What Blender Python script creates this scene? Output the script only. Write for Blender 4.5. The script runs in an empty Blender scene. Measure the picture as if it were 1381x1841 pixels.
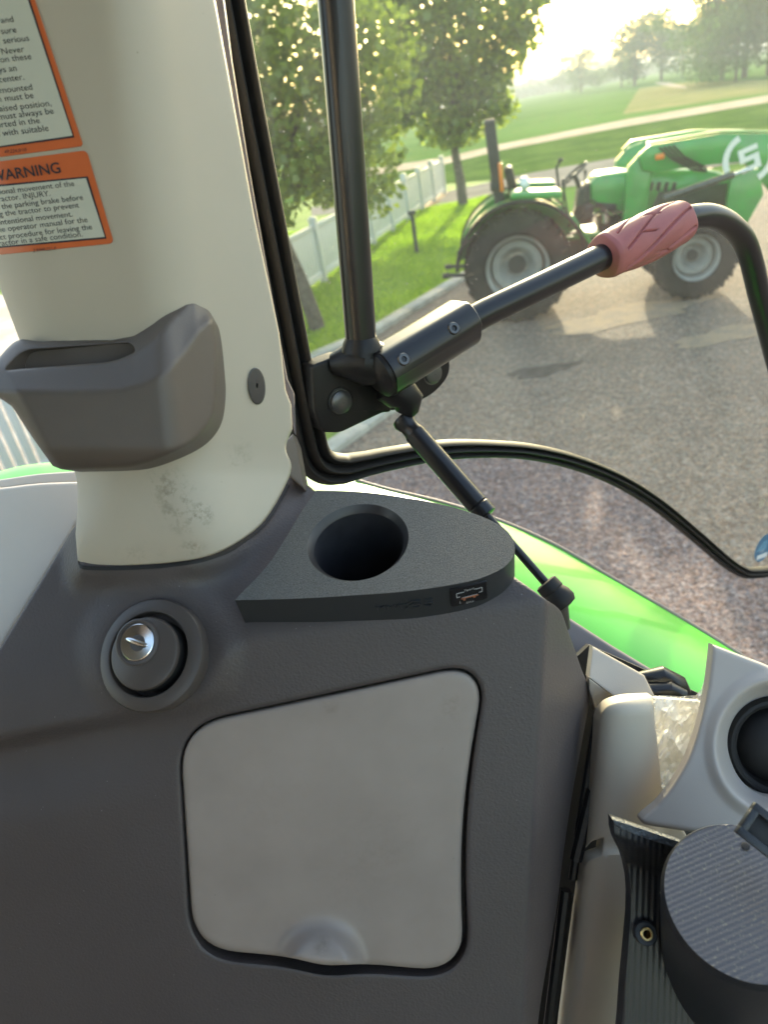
import bpy, bmesh, math, random
import numpy as np
from mathutils import Vector, Matrix, noise as mnoise
from mathutils.geometry import delaunay_2d_cdt
random.seed(7)
R=math.radians
S=bpy.context.scene
COL=S.collection
# ------------------------------------------------------------------ camera
IW,IH,FP=1381.0,1841.0,1276.0
PITCH,ROLL,CH=R(28.6),R(10.5),2.6
c_,s_=math.cos(ROLL),math.sin(ROLL); cp,sp=math.cos(PITCH),math.sin(PITCH)
CR=np.array([c_,-s_*sp,-s_*cp]); CU=np.array([s_,c_*sp,c_*cp]); CF=np.array([0.0,cp,-sp])
CC=np.array([0.0,0.0,CH])
cam=bpy.data.cameras.new('camera'); camo=bpy.data.objects.new('camera',cam); COL.objects.link(camo)
m=Matrix.Identity(4)
for i in range(3):
    m[i][0]=CR[i]; m[i][1]=CU[i]; m[i][2]=-CF[i]; m[i][3]=CC[i]
camo.matrix_world=m
cam.sensor_fit='VERTICAL'; cam.sensor_height=36.0; cam.sensor_width=27.0
cam.lens=36.0*FP/IH
cam.clip_start=0.02; cam.clip_end=6000
cam.dof.use_dof=True; cam.dof.focus_distance=0.66; cam.dof.aperture_fstop=6.5
S.camera=camo
# ------------------------------------------------------------------ world, sun, exposure
SUN_AZ,SUN_EL=R(17),R(14)
wd=bpy.data.worlds.new('World'); S.world=wd; wd.use_nodes=True
nt=wd.node_tree; nt.nodes.clear()
sky=nt.nodes.new('ShaderNodeTexSky'); sky.sky_type='NISHITA'; sky.sun_disc=False
sky.sun_elevation=SUN_EL; sky.sun_rotation=SUN_AZ; sky.altitude=200
sky.air_density=1.25; sky.dust_density=3.2; sky.ozone_density=1.0
bg=nt.nodes.new('ShaderNodeBackground'); bg.inputs['Strength'].default_value=0.15
wo=nt.nodes.new('ShaderNodeOutputWorld')
nt.links.new(sky.outputs[0],bg.inputs[0]); nt.links.new(bg.outputs[0],wo.inputs[0])
sl=bpy.data.lights.new('sun','SUN'); sl.energy=2.3; sl.angle=R(0.9); sl.color=(1.0,0.86,0.66)
so=bpy.data.objects.new('sun',sl); COL.objects.link(so)
sdir=Vector((math.sin(SUN_AZ)*math.cos(SUN_EL),math.cos(SUN_AZ)*math.cos(SUN_EL),math.sin(SUN_EL)))
so.rotation_euler=sdir.to_track_quat('Z','Y').to_euler(); so.location=(4,12,8)
S.view_settings.view_transform='Standard'; S.view_settings.look='None'
S.view_settings.exposure=2.3; S.view_settings.gamma=1.0
S.cycles.max_bounces=8; S.cycles.transparent_max_bounces=16; S.cycles.volume_bounces=0
S.cycles.caustics_reflective=False; S.cycles.caustics_refractive=False
S.cycles.sample_clamp_indirect=6.0

# ------------------------------------------------------------------ helpers
def P(px,py,z):
    px=np.asarray(px,float); py=np.asarray(py,float); z=np.asarray(z,float)
    x=(px-IW/2)*z/FP; y=-(py-IH/2)*z/FP
    return CC+np.stack([x,y,z],-1)@np.stack([CR,CU,CF])
def cam_vec(v):
    v=np.asarray(v,float); return CR*v[0]+CU*v[1]+CF*v[2]
def rayd(px,py): return P(px,py,1.0)-CC
def G(px,py,z=0.0):
    d=rayd(px,py); t=(z-CH)/d[2]; return CC+d*t
def zpl(px,py,C,N):
    """depth of the plane (camera-frame point C=(px,py,z), normal N) along a pixel's ray"""
    cx=np.array([(C[0]-IW/2)*C[2]/FP,-(C[1]-IH/2)*C[2]/FP,C[2]]); N=np.asarray(N,float)
    px=np.asarray(px,float); py=np.asarray(py,float)
    den=N[0]*(px-IW/2)/FP-N[1]*(py-IH/2)/FP+N[2]
    return (N@cx)/den
def smax(a,b,k):
    h=np.clip(0.5+0.5*(a-b)/k,0,1); return b*(1-h)+a*h+k*h*(1-h)
def sstep(e0,e1,x):
    t=np.clip((x-e0)/(e1-e0),0,1); return t*t*(3-2*t)
def poly_sd(px,py,poly):
    """signed distance in px, positive inside"""
    px=np.asarray(px,float).ravel(); py=np.asarray(py,float).ravel()
    A=np.asarray(poly,float); B=np.roll(A,-1,0)
    out=np.full(px.shape,1e9); ins=np.zeros(px.shape,bool)
    for (ax,ay),(bx,by) in zip(A,B):
        dx,dy=bx-ax,by-ay; L=dx*dx+dy*dy
        if L<1e-12: continue
        t=np.clip(((px-ax)*dx+(py-ay)*dy)/L,0,1)
        out=np.minimum(out,np.hypot(px-ax-t*dx,py-ay-t*dy))
        cond=((ay>py)!=(by>py))
        if dy!=0:
            ins^=cond&(px<(bx-ax)*(py-ay)/dy+ax)
    return np.where(ins,out,-out)
def rpoly(pts,n=7):
    """polygon with rounded corners: (x,y) or (x,y,r)"""
    out=[]; N=len(pts)
    for i,p in enumerate(pts):
        r=p[2] if len(p)>2 else 0
        c=Vector(p[:2])
        if r<=0: out.append((c.x,c.y)); continue
        a=Vector(pts[i-1][:2])-c; b=Vector(pts[(i+1)%N][:2])-c
        la,lb=a.length,b.length; t=min(r,la*.49,lb*.49)
        p0=c+a.normalized()*t; p2=c+b.normalized()*t
        for k in range(n+1):
            u=k/n; q=p0*(1-u)**2+c*2*u*(1-u)+p2*u*u
            out.append((q.x,q.y))
    return out
def cat(pts,n=8,closed=False):
    pts=[np.asarray(p,float) for p in pts]; N=len(pts); out=[]
    rng=range(N if closed else N-1)
    for i in rng:
        g=lambda j: pts[j%N] if closed else pts[min(max(j,0),N-1)]
        p0,p1,p2,p3=g(i-1),g(i),g(i+1),g(i+2)
        for k in range(n):
            t=k/n
            out.append(0.5*((2*p1)+(-p0+p2)*t+(2*p0-5*p1+4*p2-p3)*t*t+(-p0+3*p1-3*p2+p3)*t**3))
    if not closed: out.append(pts[-1])
    return out
def t2(l): return [tuple(float(v) for v in p) for p in l]
def link(o,parent=None):
    COL.objects.link(o)
    if parent is not None: o.parent=parent
    return o
def tag(o,label=None,cat_=None,group=None,kind=None):
    if label: o['label']=label
    if cat_: o['category']=cat_
    if group: o['group']=group
    if kind: o['kind']=kind
    return o
def empty(name,loc=(0,0,0),rz=0.0):
    o=bpy.data.objects.new(name,None); o.location=loc; o.rotation_euler=(0,0,rz); o.empty_display_size=.05
    COL.objects.link(o); return o
def root_off(parent):
    off=Vector((0,0,0)); p=parent
    if p is None: return Matrix.Identity(4)
    M=Matrix.Identity(4); chain=[]
    while p is not None: chain.append(p); p=p.parent
    for q in reversed(chain):
        M=M@(Matrix.Translation(q.location)@q.rotation_euler.to_matrix().to_4x4())
    return M.inverted()
def mk(name,verts,faces,mat,parent=None,smooth=True,local=False,angle=None):
    """verts are world coordinates unless local=True; parents are handled here"""
    if parent is not None and not local:
        M=root_off(parent)
        if M!=Matrix.Identity(4): verts=[M@Vector(v) for v in verts]
    me=bpy.data.meshes.new(name)
    me.from_pydata([tuple(map(float,v)) for v in verts],[],[tuple(int(i) for i in f) for f in faces]); me.update()
    mats=mat if isinstance(mat,(list,tuple)) else [mat]
    for q in mats: me.materials.append(q)
    if smooth:
        me.shade_smooth()
        if angle: me.set_sharp_from_angle(angle=R(angle))
    o=bpy.data.objects.new(name,me); return link(o,parent)
class MB:
    def __init__(s): s.v=[]; s.f=[]
    def add(s,v,f):
        n=len(s.v); s.v+= [tuple(map(float,q)) for q in v]; s.f+=[tuple(i+n for i in q) for q in f]; return s
    def bm(s,b,M=None):
        b.verts.index_update()
        v=[(M@x.co if M else x.co.copy()) for x in b.verts]; f=[[w.index for w in q.verts] for q in b.faces]
        b.free(); return s.add(v,f)
    def box(s,c,d,M=None,bev=0.0,rot=None):
        b=bmesh.new(); bmesh.ops.create_cube(b,size=1.0)
        bmesh.ops.scale(b,vec=Vector(d),verts=b.verts)
        if bev: bmesh.ops.bevel(b,geom=list(b.edges),offset=bev,segments=2,affect='EDGES',profile=.5)
        if rot: bmesh.ops.rotate(b,cent=(0,0,0),matrix=rot,verts=b.verts)
        bmesh.ops.translate(b,vec=Vector(c),verts=b.verts)
        return s.bm(b,M)
    def tube(s,pts,r,seg=14,cap=True,M=None):
        pts=[Vector(p) for p in pts]; n=len(pts)
        rr=r if isinstance(r,(list,tuple)) else [r]*n
        v=[];f=[];prev=None
        for i,p in enumerate(pts):
            t=(pts[min(i+1,n-1)]-pts[max(i-1,0)]).normalized()
            if prev is None:
                a=Vector((0,0,1)) if abs(t.z)<.9 else Vector((1,0,0)); u=t.cross(a).normalized()
            else: u=(prev-t*prev.dot(t)).normalized()
            prev=u; w=t.cross(u)
            for k in range(seg):
                a=2*math.pi*k/seg; v.append(p+(u*math.cos(a)+w*math.sin(a))*rr[i])
        for i in range(n-1):
            for k in range(seg):
                k2=(k+1)%seg; f.append((i*seg+k,i*seg+k2,(i+1)*seg+k2,(i+1)*seg+k))
        if cap: f.append(tuple(range(seg))[::-1]); f.append(tuple((n-1)*seg+k for k in range(seg)))
        if M: v=[M@q for q in v]
        return s.add(v,f)
    def lathe(s,prof,M,seg=40,close=False):
        v=[];f=[];n=len(prof)
        for r,h in prof:
            for k in range(seg):
                a=2*math.pi*k/seg; v.append(M@Vector((r*math.cos(a),r*math.sin(a),h)))
        for i in range(n-1):
            for k in range(seg):
                k2=(k+1)%seg; f.append((i*seg+k,i*seg+k2,(i+1)*seg+k2,(i+1)*seg+k))
        if close:
            f.append(tuple((n-1)*seg+k for k in range(seg)))
        return s.add(v,f)
    def prism(s,poly,M,h0,h1,bev=0.0,seg=2):
        b=bmesh.new(); vs=[b.verts.new((x,y,h0)) for x,y in poly]
        fa=b.faces.new(vs); r=bmesh.ops.extrude_face_region(b,geom=[fa])
        tv=[g for g in r['geom'] if isinstance(g,bmesh.types.BMVert)]
        bmesh.ops.translate(b,vec=(0,0,h1-h0),verts=tv)
        bmesh.ops.recalc_face_normals(b,faces=b.faces)
        if bev:
            es=[e for e in b.edges if all(abs(w.co.z-h1)<1e-7 for w in e.verts)]
            bmesh.ops.bevel(b,geom=es,offset=bev,segments=seg,affect='EDGES',profile=.5)
        return s.bm(b,M)
    def build(s,name,mat,parent=None,smooth=True,local=False,angle=35):
        return mk(name,s.v,s.f,mat,parent,smooth,local,angle)
def frame(C,N,up=None):
    """matrix with z axis along N at world point C"""
    N=Vector(N).normalized(); up=Vector(up) if up is not None else Vector(CU)
    x=up.cross(N)
    if x.length<1e-4: x=Vector(CR)
    x.normalize(); y=N.cross(x)
    M=Matrix.Identity(4)
    for i in range(3): M[i][0]=x[i]; M[i][1]=y[i]; M[i][2]=N[i]; M[i][3]=C[i]
    return M
def relief(name,outline,zf,mat,parent=None,grid=8,thick=.01,edge=.002,holes=(),hedge=None,hthick=None,jit=0.0):
    """a moulded shell: an outline with its own depth function and rolled edges"""
    loops=[outline]+list(holes); pts=[]; edges=[]; ring=[]
    for lp in loops:
        dl=[]; n=len(lp)
        for i in range(n):
            a=np.array(lp[i][:2],float); b=np.array(lp[(i+1)%n][:2],float)
            k=max(1,int(math.ceil(np.linalg.norm(b-a)/grid)))
            for j in range(k): dl.append(a+(b-a)*j/k)
        s0=len(pts); pts+=dl; ring.append((s0,len(dl)))
        edges+=[(s0+i,s0+(i+1)%len(dl)) for i in range(len(dl))]
    A=np.array(outline)[:,:2]; x0,y0=A.min(0); x1,y1=A.max(0)
    gx,gy=np.meshgrid(np.arange(x0+grid/2,x1,grid),np.arange(y0+grid/2,y1,grid)); 
    gx=gx+(np.arange(gx.shape[0])%2)[:,None]*grid/2
    gx=gx.ravel(); gy=gy.ravel()
    d=poly_sd(gx,gy,outline); ok=d>grid*.45
    extra=[]
    epx=edge*FP/.55
    for h in holes: ok&=poly_sd(gx,gy,h)<-grid*.45
    gx=gx[ok]; gy=gy[ok]
    # inner rings close to the edge give the rolled edge its shape
    for li,(s0,n) in enumerate(ring):
        L=np.array(pts[s0:s0+n]); nx=np.roll(L,-1,0)-np.roll(L,1,0); nn=np.stack([-nx[:,1],nx[:,0]],1); nn/=np.maximum(np.linalg.norm(nn,axis=1),1e-9)[:,None]
        area=0.5*np.sum(L[:,0]*np.roll(L[:,1],-1)-np.roll(L[:,0],-1)*L[:,1]); sg=1 if area>0 else -1
        if li>0: sg=-sg
        er=epx if li==0 else (hedge or edge)*FP/.55
        if er<1: continue
        for q in (.25,.6,1.05):
            C=L+nn*sg*er*q; dd=poly_sd(C[:,0],C[:,1],outline); k=dd>er*q*.8
            for h in holes: k&=(-poly_sd(C[:,0],C[:,1],h))>er*q*.8
            extra.append(C[k])
    if extra:
        ex=np.concatenate(extra); 
        # drop grid points crowding the rings
        dmin=np.abs(poly_sd(gx,gy,outline)); 
        for h in holes: dmin=np.minimum(dmin,np.abs(poly_sd(gx,gy,h)))
        kk=dmin>epx*1.05+grid*.3; gx=gx[kk]; gy=gy[kk]
        allp=pts+list(ex)+list(np.stack([gx,gy],1))
    else: allp=pts+list(np.stack([gx,gy],1))
    vv,ee,ff,ov,oe,of=delaunay_2d_cdt([Vector((p[0],p[1])) for p in allp],edges,[],0,1e-4)
    V=np.array([(v.x,v.y) for v in vv]); F_=np.array([f for f in ff if len(f)==3])
    cen=V[F_].mean(1); k=poly_sd(cen[:,0],cen[:,1],outline)>0
    for h in holes: k&=poly_sd(cen[:,0],cen[:,1],h)<0
    F_=F_[k]
    z=np.asarray(zf(V[:,0],V[:,1]),float)+np.zeros(len(V))
    def roll(d,e): 
        d=np.clip(d,0,e); return e-np.sqrt(np.maximum(e*e-(e-d)**2,0))
    dm=np.clip(poly_sd(V[:,0],V[:,1],outline),0,None)*z/FP
    if edge>0: z=z+roll(dm,edge)
    for h in holes:
        dh=np.clip(-poly_sd(V[:,0],V[:,1],h),0,None)*z/FP
        z=z+roll(dh,hedge or edge)
    W=P(V[:,0],V[:,1],z)
    inv={}
    for i,o_ in enumerate(ov):
        for q in o_: inv[q]=i
    verts=list(W); faces=[tuple(f)[::-1] for f in F_]
    # skirts
    for li,(s0,n) in enumerate(ring):
        th=thick if li==0 else (hthick or thick)
        if th<=0: continue
        b0=len(verts)
        idx=[inv[s0+i] for i in range(n)]
        for i in idx: verts.append(W[i])
        for i in idx:
            verts.append(W[i]+(CF*th))
        for i in range(n):
            j=(i+1)%n; faces.append((b0+i,b0+j,b0+n+j,b0+n+i))
    return mk(name,verts,faces,mat,parent,True,angle=50)
def sweep(path,prof,nrm,scale=None):
    """sweep profile [(lateral,along normal)] along a 3D path that lies in a plane with normal nrm"""
    pts=[Vector(p) for p in path]; N=Vector(nrm).normalized(); v=[];f=[];m_=len(prof);n=len(pts)
    for i,p in enumerate(pts):
        t=(pts[min(i+1,n-1)]-pts[max(i-1,0)]).normalized(); l=N.cross(t).normalized()
        k=scale[i] if scale else 1.0
        for a,b in prof: v.append(p+l*a*k+N*b*(.5+.5*k))
    for i in range(n-1):
        for k in range(m_-1): f.append((i*m_+k,i*m_+k+1,(i+1)*m_+k+1,(i+1)*m_+k))
    return v,f

# ------------------------------------------------------------------ materials
def mat(name,col,rough=.5,metal=0,bump=None,var=0.0,vscale=6.0,coat=0,spec=.5,col2=None,bstr=.3,bdist=.0005,detail=4):
    m=bpy.data.materials.new(name); m.use_nodes=True; n=m.node_tree; b=n.nodes['Principled BSDF']
    b.inputs['Base Color'].default_value=(*col,1); b.inputs['Roughness'].default_value=rough; b.inputs['Metallic'].default_value=metal
    b.inputs['Coat Weight'].default_value=coat; b.inputs['Specular IOR Level'].default_value=spec
    tc=n.nodes.new('ShaderNodeTexCoord')
    if var or col2:
        no=n.nodes.new('ShaderNodeTexNoise'); no.inputs['Scale'].default_value=vscale; no.inputs['Detail'].default_value=detail; no.inputs['Roughness'].default_value=.6
        n.links.new(tc.outputs['Object'],no.inputs['Vector'])
        cr=n.nodes.new('ShaderNodeValToRGB'); c2=col2 or tuple(min(1,x*(1+var)) for x in col); c1=col if col2 else tuple(x*(1-var) for x in col)
        cr.color_ramp.elements[0].position=.35; cr.color_ramp.elements[1].position=.68
        cr.color_ramp.elements[0].color=(*c1,1); cr.color_ramp.elements[1].color=(*c2,1)
        n.links.new(no.outputs[0],cr.inputs[0]); n.links.new(cr.outputs[0],b.inputs['Base Color'])
        mr=n.nodes.new('ShaderNodeMapRange'); mr.inputs['To Min'].default_value=max(0,rough-.06); mr.inputs['To Max'].default_value=min(1,rough+.08)
        n.links.new(no.outputs[0],mr.inputs[0]); n.links.new(mr.outputs[0],b.inputs['Roughness'])
    if bump:
        nb=n.nodes.new('ShaderNodeTexNoise'); nb.inputs['Scale'].default_value=bump; nb.inputs['Detail'].default_value=2
        n.links.new(tc.outputs['Object'],nb.inputs['Vector'])
        bp=n.nodes.new('ShaderNodeBump'); bp.inputs['Strength'].default_value=bstr; bp.inputs['Distance'].default_value=bdist
        n.links.new(nb.outputs[0],bp.inputs['Height']); n.links.new(bp.outputs[0],b.inputs['Normal'])
    return m
M={}
M['console']=mat('console plastic',(.074,.062,.061),.50,bump=470,var=.06,vscale=7,bstr=.7,bdist=.0007)
M['shadowgap']=mat('black parts and gap shade',(.008,.008,.009),.6)  # also stands in for the shade in gaps and recesses
M['lid']=mat('lid plastic',(.295,.25,.220),.45,var=.10,vscale=9,bump=1200,bstr=.25,bdist=.0002)
M['cream']=mat('pillar plastic',(.475,.425,.34),.48,var=.03,vscale=5,bump=1100,bstr=.2,bdist=.0002)
M['tray']=mat('tray plastic',(.108,.088,.074),.45,var=.08,vscale=10,bump=1000,bstr=.3,bdist=.0003)
M['pale']=mat('pale panel plastic',(.50,.47,.41),.5,var=.05,vscale=6,bump=1100,bstr=.25,bdist=.0003)
M['ring']=mat('ring plastic',(.068,.056,.050),.40)
M['chrome']=mat('chrome',(.75,.77,.78),.18,metal=1)
M['rubber']=mat('rubber',(.014,.013,.013),.6,spec=.35,var=.2,vscale=30)
M['blackpaint']=mat('black paint',(.009,.009,.011),.30,coat=.15,spec=.4,var=.05,vscale=12)
M['castblack']=mat('cast black',(.008,.008,.009),.42,bump=500,bstr=.3,bdist=.0006,spec=.3)
M['steel']=mat('bolt steel',(.10,.10,.10),.35,metal=1)
M['grip']=mat('red grip rubber',(.33,.10,.095),.6,var=.1,vscale=25,bump=500,bstr=.2,bdist=.0003)
M['print']=mat('printed plastic',(.078,.086,.090),.45,bump=1600,bstr=1.0,bdist=.0012,var=.35,vscale=900,detail=1)
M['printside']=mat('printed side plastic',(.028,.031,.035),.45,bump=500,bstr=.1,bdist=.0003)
M['ink']=mat('ink black',(.02,.02,.03),.6)
M['orange']=mat('label orange',(.62,.13,.03),.4)
M['labelwhite']=mat('label white',(.56,.57,.48),.4)
M['whiteink']=mat('white ink',(.7,.7,.7),.5)
M['brass']=mat('brass',(.72,.50,.20),.3,metal=1)
M['usbred']=mat('usb copper',(.75,.30,.15),.35,metal=.8)
def green_mat():
    m=mat('green paint',(.06,.48,.018),.38,coat=1.0,var=.03,vscale=3)
    m.node_tree.nodes['Principled BSDF'].inputs['Coat Roughness'].default_value=.04
    return m
M['green']=green_mat(); M['green'].node_tree.nodes['Principled BSDF'].inputs['Coat Weight'].default_value=.22

def stain(m,world_pt,root_loc,rad,col,strength,nscale=60,th=.5,squash=(1,1,1)):
    n=m.node_tree; b=n.nodes['Principled BSDF']; li=b.inputs['Base Color'].links
    tc=n.nodes.new('ShaderNodeTexCoord'); c=Vector(world_pt)-Vector(root_loc)
    mp=n.nodes.new('ShaderNodeVectorMath'); mp.operation='SUBTRACT'; mp.inputs[1].default_value=c; n.links.new(tc.outputs['Object'],mp.inputs[0])
    sc=n.nodes.new('ShaderNodeVectorMath'); sc.operation='MULTIPLY'; sc.inputs[1].default_value=squash; n.links.new(mp.outputs[0],sc.inputs[0])
    ln=n.nodes.new('ShaderNodeVectorMath'); ln.operation='LENGTH'; n.links.new(sc.outputs[0],ln.inputs[0])
    mr=n.nodes.new('ShaderNodeMapRange'); mr.interpolation_type='SMOOTHSTEP'; mr.inputs['From Min'].default_value=rad; mr.inputs['From Max'].default_value=rad*.15; n.links.new(ln.outputs['Value'],mr.inputs[0])
    no=n.nodes.new('ShaderNodeTexNoise'); no.inputs['Scale'].default_value=nscale; no.inputs['Detail'].default_value=8; no.inputs['Roughness'].default_value=.75; n.links.new(tc.outputs['Object'],no.inputs['Vector'])
    m2=n.nodes.new('ShaderNodeMapRange'); m2.inputs['From Min'].default_value=th-.04; m2.inputs['From Max'].default_value=th+.14; m2.inputs['To Max'].default_value=strength; n.links.new(no.outputs[0],m2.inputs[0])
    mu=n.nodes.new('ShaderNodeMath'); mu.operation='MULTIPLY'; n.links.new(mr.outputs[0],mu.inputs[0]); n.links.new(m2.outputs[0],mu.inputs[1])
    mx=n.nodes.new('ShaderNodeMix'); mx.data_type='RGBA'; n.links.new(mu.outputs[0],mx.inputs[0])
    if li: n.links.new(li[0].from_socket,mx.inputs[6])
    else: mx.inputs[6].default_value=b.inputs['Base Color'].default_value
    mx.inputs[7].default_value=(*col,1); n.links.new(mx.outputs[2],b.inputs['Base Color'])
def specks(m,scale,size,col,amt):
    n=m.node_tree; b=n.nodes['Principled BSDF']; l=b.inputs['Base Color'].links[0].from_socket
    tc=n.nodes.new('ShaderNodeTexCoord'); v=n.nodes.new('ShaderNodeTexVoronoi'); v.inputs['Scale'].default_value=scale; n.links.new(tc.outputs['Object'],v.inputs['Vector'])
    lt=n.nodes.new('ShaderNodeMath'); lt.operation='LESS_THAN'; lt.inputs[1].default_value=size; n.links.new(v.outputs['Distance'],lt.inputs[0])
    mu=n.nodes.new('ShaderNodeMath'); mu.operation='MULTIPLY'; mu.inputs[1].default_value=amt; n.links.new(lt.outputs[0],mu.inputs[0])
    mx=n.nodes.new('ShaderNodeMix'); mx.data_type='RGBA'; n.links.new(mu.outputs[0],mx.inputs[0]); n.links.new(l,mx.inputs[6]); mx.inputs[7].default_value=(*col,1); n.links.new(mx.outputs[2],b.inputs['Base Color'])
# ================================================================== SETTING
def sheet(name,pts,z,mt,kind='structure'):
    v=[(p[0],p[1],z) for p in pts]
    o=mk(name,v,[tuple(range(len(v)))],mt,None,False); o['kind']=kind; return o
def ground_mat(name,cols,scales,rough=.9,bump=(40,.02),spec=.2):
    """layered noise: list of colours mixed by noises of given scales"""
    m=bpy.data.materials.new(name); m.use_nodes=True; n=m.node_tree; b=n.nodes['Principled BSDF']
    b.inputs['Roughness'].default_value=rough; b.inputs['Specular IOR Level'].default_value=spec
    tc=n.nodes.new('ShaderNodeTexCoord'); cur=None
    for i,(c,sc,lo,hi) in enumerate(cols):
        if cur is None:
            rgb=n.nodes.new('ShaderNodeRGB'); rgb.outputs[0].default_value=(*c,1); cur=rgb.outputs[0]; continue
        no=n.nodes.new('ShaderNodeTexNoise'); no.inputs['Scale'].default_value=sc; no.inputs['Detail'].default_value=5; no.inputs['Roughness'].default_value=.62
        mp=n.nodes.new('ShaderNodeMapping'); mp.inputs['Location'].default_value=(i*7.3,i*3.1,0); n.links.new(tc.outputs['Object'],mp.inputs[0]); n.links.new(mp.outputs[0],no.inputs['Vector'])
        mr=n.nodes.new('ShaderNodeMapRange'); mr.interpolation_type='SMOOTHSTEP'; mr.inputs['From Min'].default_value=lo; mr.inputs['From Max'].default_value=hi; n.links.new(no.outputs[0],mr.inputs[0])
        mx=n.nodes.new('ShaderNodeMix'); mx.data_type='RGBA'; n.links.new(mr.outputs[0],mx.inputs[0]); n.links.new(cur,mx.inputs[6]); mx.inputs[7].default_value=(*c,1); cur=mx.outputs[2]
    n.links.new(cur,b.inputs['Base Color'])
    nb=n.nodes.new('ShaderNodeTexNoise'); nb.inputs['Scale'].default_value=bump[0]; nb.inputs['Detail'].default_value=4; n.links.new(tc.outputs['Object'],nb.inputs['Vector'])
    bp=n.nodes.new('ShaderNodeBump'); bp.inputs['Strength'].default_value=1; bp.inputs['Distance'].default_value=bump[1]; n.links.new(nb.outputs[0],bp.inputs['Height']); n.links.new(bp.outputs[0],b.inputs['Normal'])
    return m
gm_field=ground_mat('field grass',[((.085,.17,.035),0,0,0),((.12,.22,.05),.05,.4,.6),((.16,.21,.06),.6,.45,.7)],0,bump=(3,.03),spec=0.0)
gm_dry=ground_mat('dry field',[((.24,.235,.09),0,0,0),((.31,.27,.12),.12,.4,.6),((.18,.21,.07),.5,.5,.7)],0,bump=(3,.03),spec=0.0)
gm_lawn=ground_mat('lawn grass',[((.12,.22,.025),0,0,0),((.18,.30,.035),.7,.4,.62),((.08,.15,.018),6,.5,.72),((.24,.34,.06),25,.55,.75)],0,bump=(35,.05))
gm_gravel=ground_mat('yard gravel',[((.22,.172,.148),0,0,0),((.265,.208,.175),1.3,.4,.62),((.24,.205,.18),7,.5,.72),((.40,.32,.265),16,.5,.7),((.12,.095,.09),34,.52,.64),((.44,.35,.30),60,.56,.70)],0,bump=(45,.04))
def stones(m,scale,amt):
    n=m.node_tree; b=n.nodes['Principled BSDF']; l=b.inputs['Base Color'].links[0].from_socket
    tc=n.nodes.new('ShaderNodeTexCoord'); nz=n.nodes.new('ShaderNodeTexNoise'); nz.inputs['Scale'].default_value=scale*.8; n.links.new(tc.outputs['Object'],nz.inputs['Vector'])
    ad=n.nodes.new('ShaderNodeMixRGB'); ad.blend_type='LINEAR_LIGHT'; ad.inputs[0].default_value=.02; n.links.new(tc.outputs['Object'],ad.inputs[1]); n.links.new(nz.outputs['Color'],ad.inputs[2])
    v=n.nodes.new('ShaderNodeTexVoronoi'); v.inputs['Scale'].default_value=scale; n.links.new(ad.outputs[0],v.inputs['Vector'])
    sp=n.nodes.new('ShaderNodeSeparateColor'); n.links.new(v.outputs['Color'],sp.inputs[0])
    mr=n.nodes.new('ShaderNodeMapRange'); mr.inputs['To Min'].default_value=1-amt; mr.inputs['To Max'].default_value=1+amt; n.links.new(sp.outputs[0],mr.inputs[0])
    hs=n.nodes.new('ShaderNodeHueSaturation'); n.links.new(l,hs.inputs['Color']); n.links.new(mr.outputs[0],hs.inputs['Value'])
    m2=n.nodes.new('ShaderNodeMapRange'); m2.inputs['To Min'].default_value=.4; m2.inputs['To Max'].default_value=1.6; n.links.new(sp.outputs[1],m2.inputs[0]); n.links.new(m2.outputs[0],hs.inputs['Saturation'])
    n.links.new(hs.outputs[0],b.inputs['Base Color'])
    bp=n.nodes.new('ShaderNodeBump'); bp.invert=True; bp.inputs['Strength'].default_value=.8; bp.inputs['Distance'].default_value=.012; n.links.new(v.outputs['Distance'],bp.inputs['Height'])
    old=b.inputs['Normal'].links[0].from_socket; n.links.new(old,bp.inputs['Normal']); n.links.new(bp.outputs[0],b.inputs['Normal'])
stones(gm_gravel,60,.42)
gm_road=ground_mat('road surface',[((.25,.225,.20),0,0,0),((.31,.28,.25),.5,.4,.6)],0,bump=(3,.03),spec=0.0)
gm_track=ground_mat('track sand',[((.45,.35,.26),0,0,0),((.54,.44,.34),.4,.4,.6)],0,bump=(3,.03),spec=0.0)
gm_mulch=ground_mat('sandy soil',[((.45,.28,.16),0,0,0),((.55,.40,.26),2,.4,.6),((.20,.13,.08),12,.5,.7)],0,bump=(30,.03))
gm_conc=ground_mat('kerb concrete',[((.36,.34,.31),0,0,0),((.46,.44,.40),3,.4,.6),((.24,.23,.21),20,.55,.7)],0,bump=(60,.004))
tt=math.tan
ground=sheet('ground',[(-2500,-2500),(2500,-2500),(2500,2500),(-2500,2500)],-.02,gm_field)
# the gravel yard, its kerb and the lawn behind
k1=G(836,504); k2=G(675,604); k3=G(558,653)
kd=(k1-k2)/np.linalg.norm(k1-k2)
kfar=k1+kd*5.0
sheet('yard',[(-8,-8),(14,-8),(22,14),tuple(kfar[:2]+np.array([6.5,0.5])),tuple(kfar[:2]),tuple(k1[:2]),tuple(k2[:2]),tuple(k3[:2]),(-3.2,8.2),(-9,3)],-.010,gm_gravel)
def strip_px(name,top,bot,z,mt):
    a=[G(*p)[:2] for p in top]; b=[G(*p)[:2] for p in bot][::-1]
    return sheet(name,a+b,z,mt)
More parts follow.
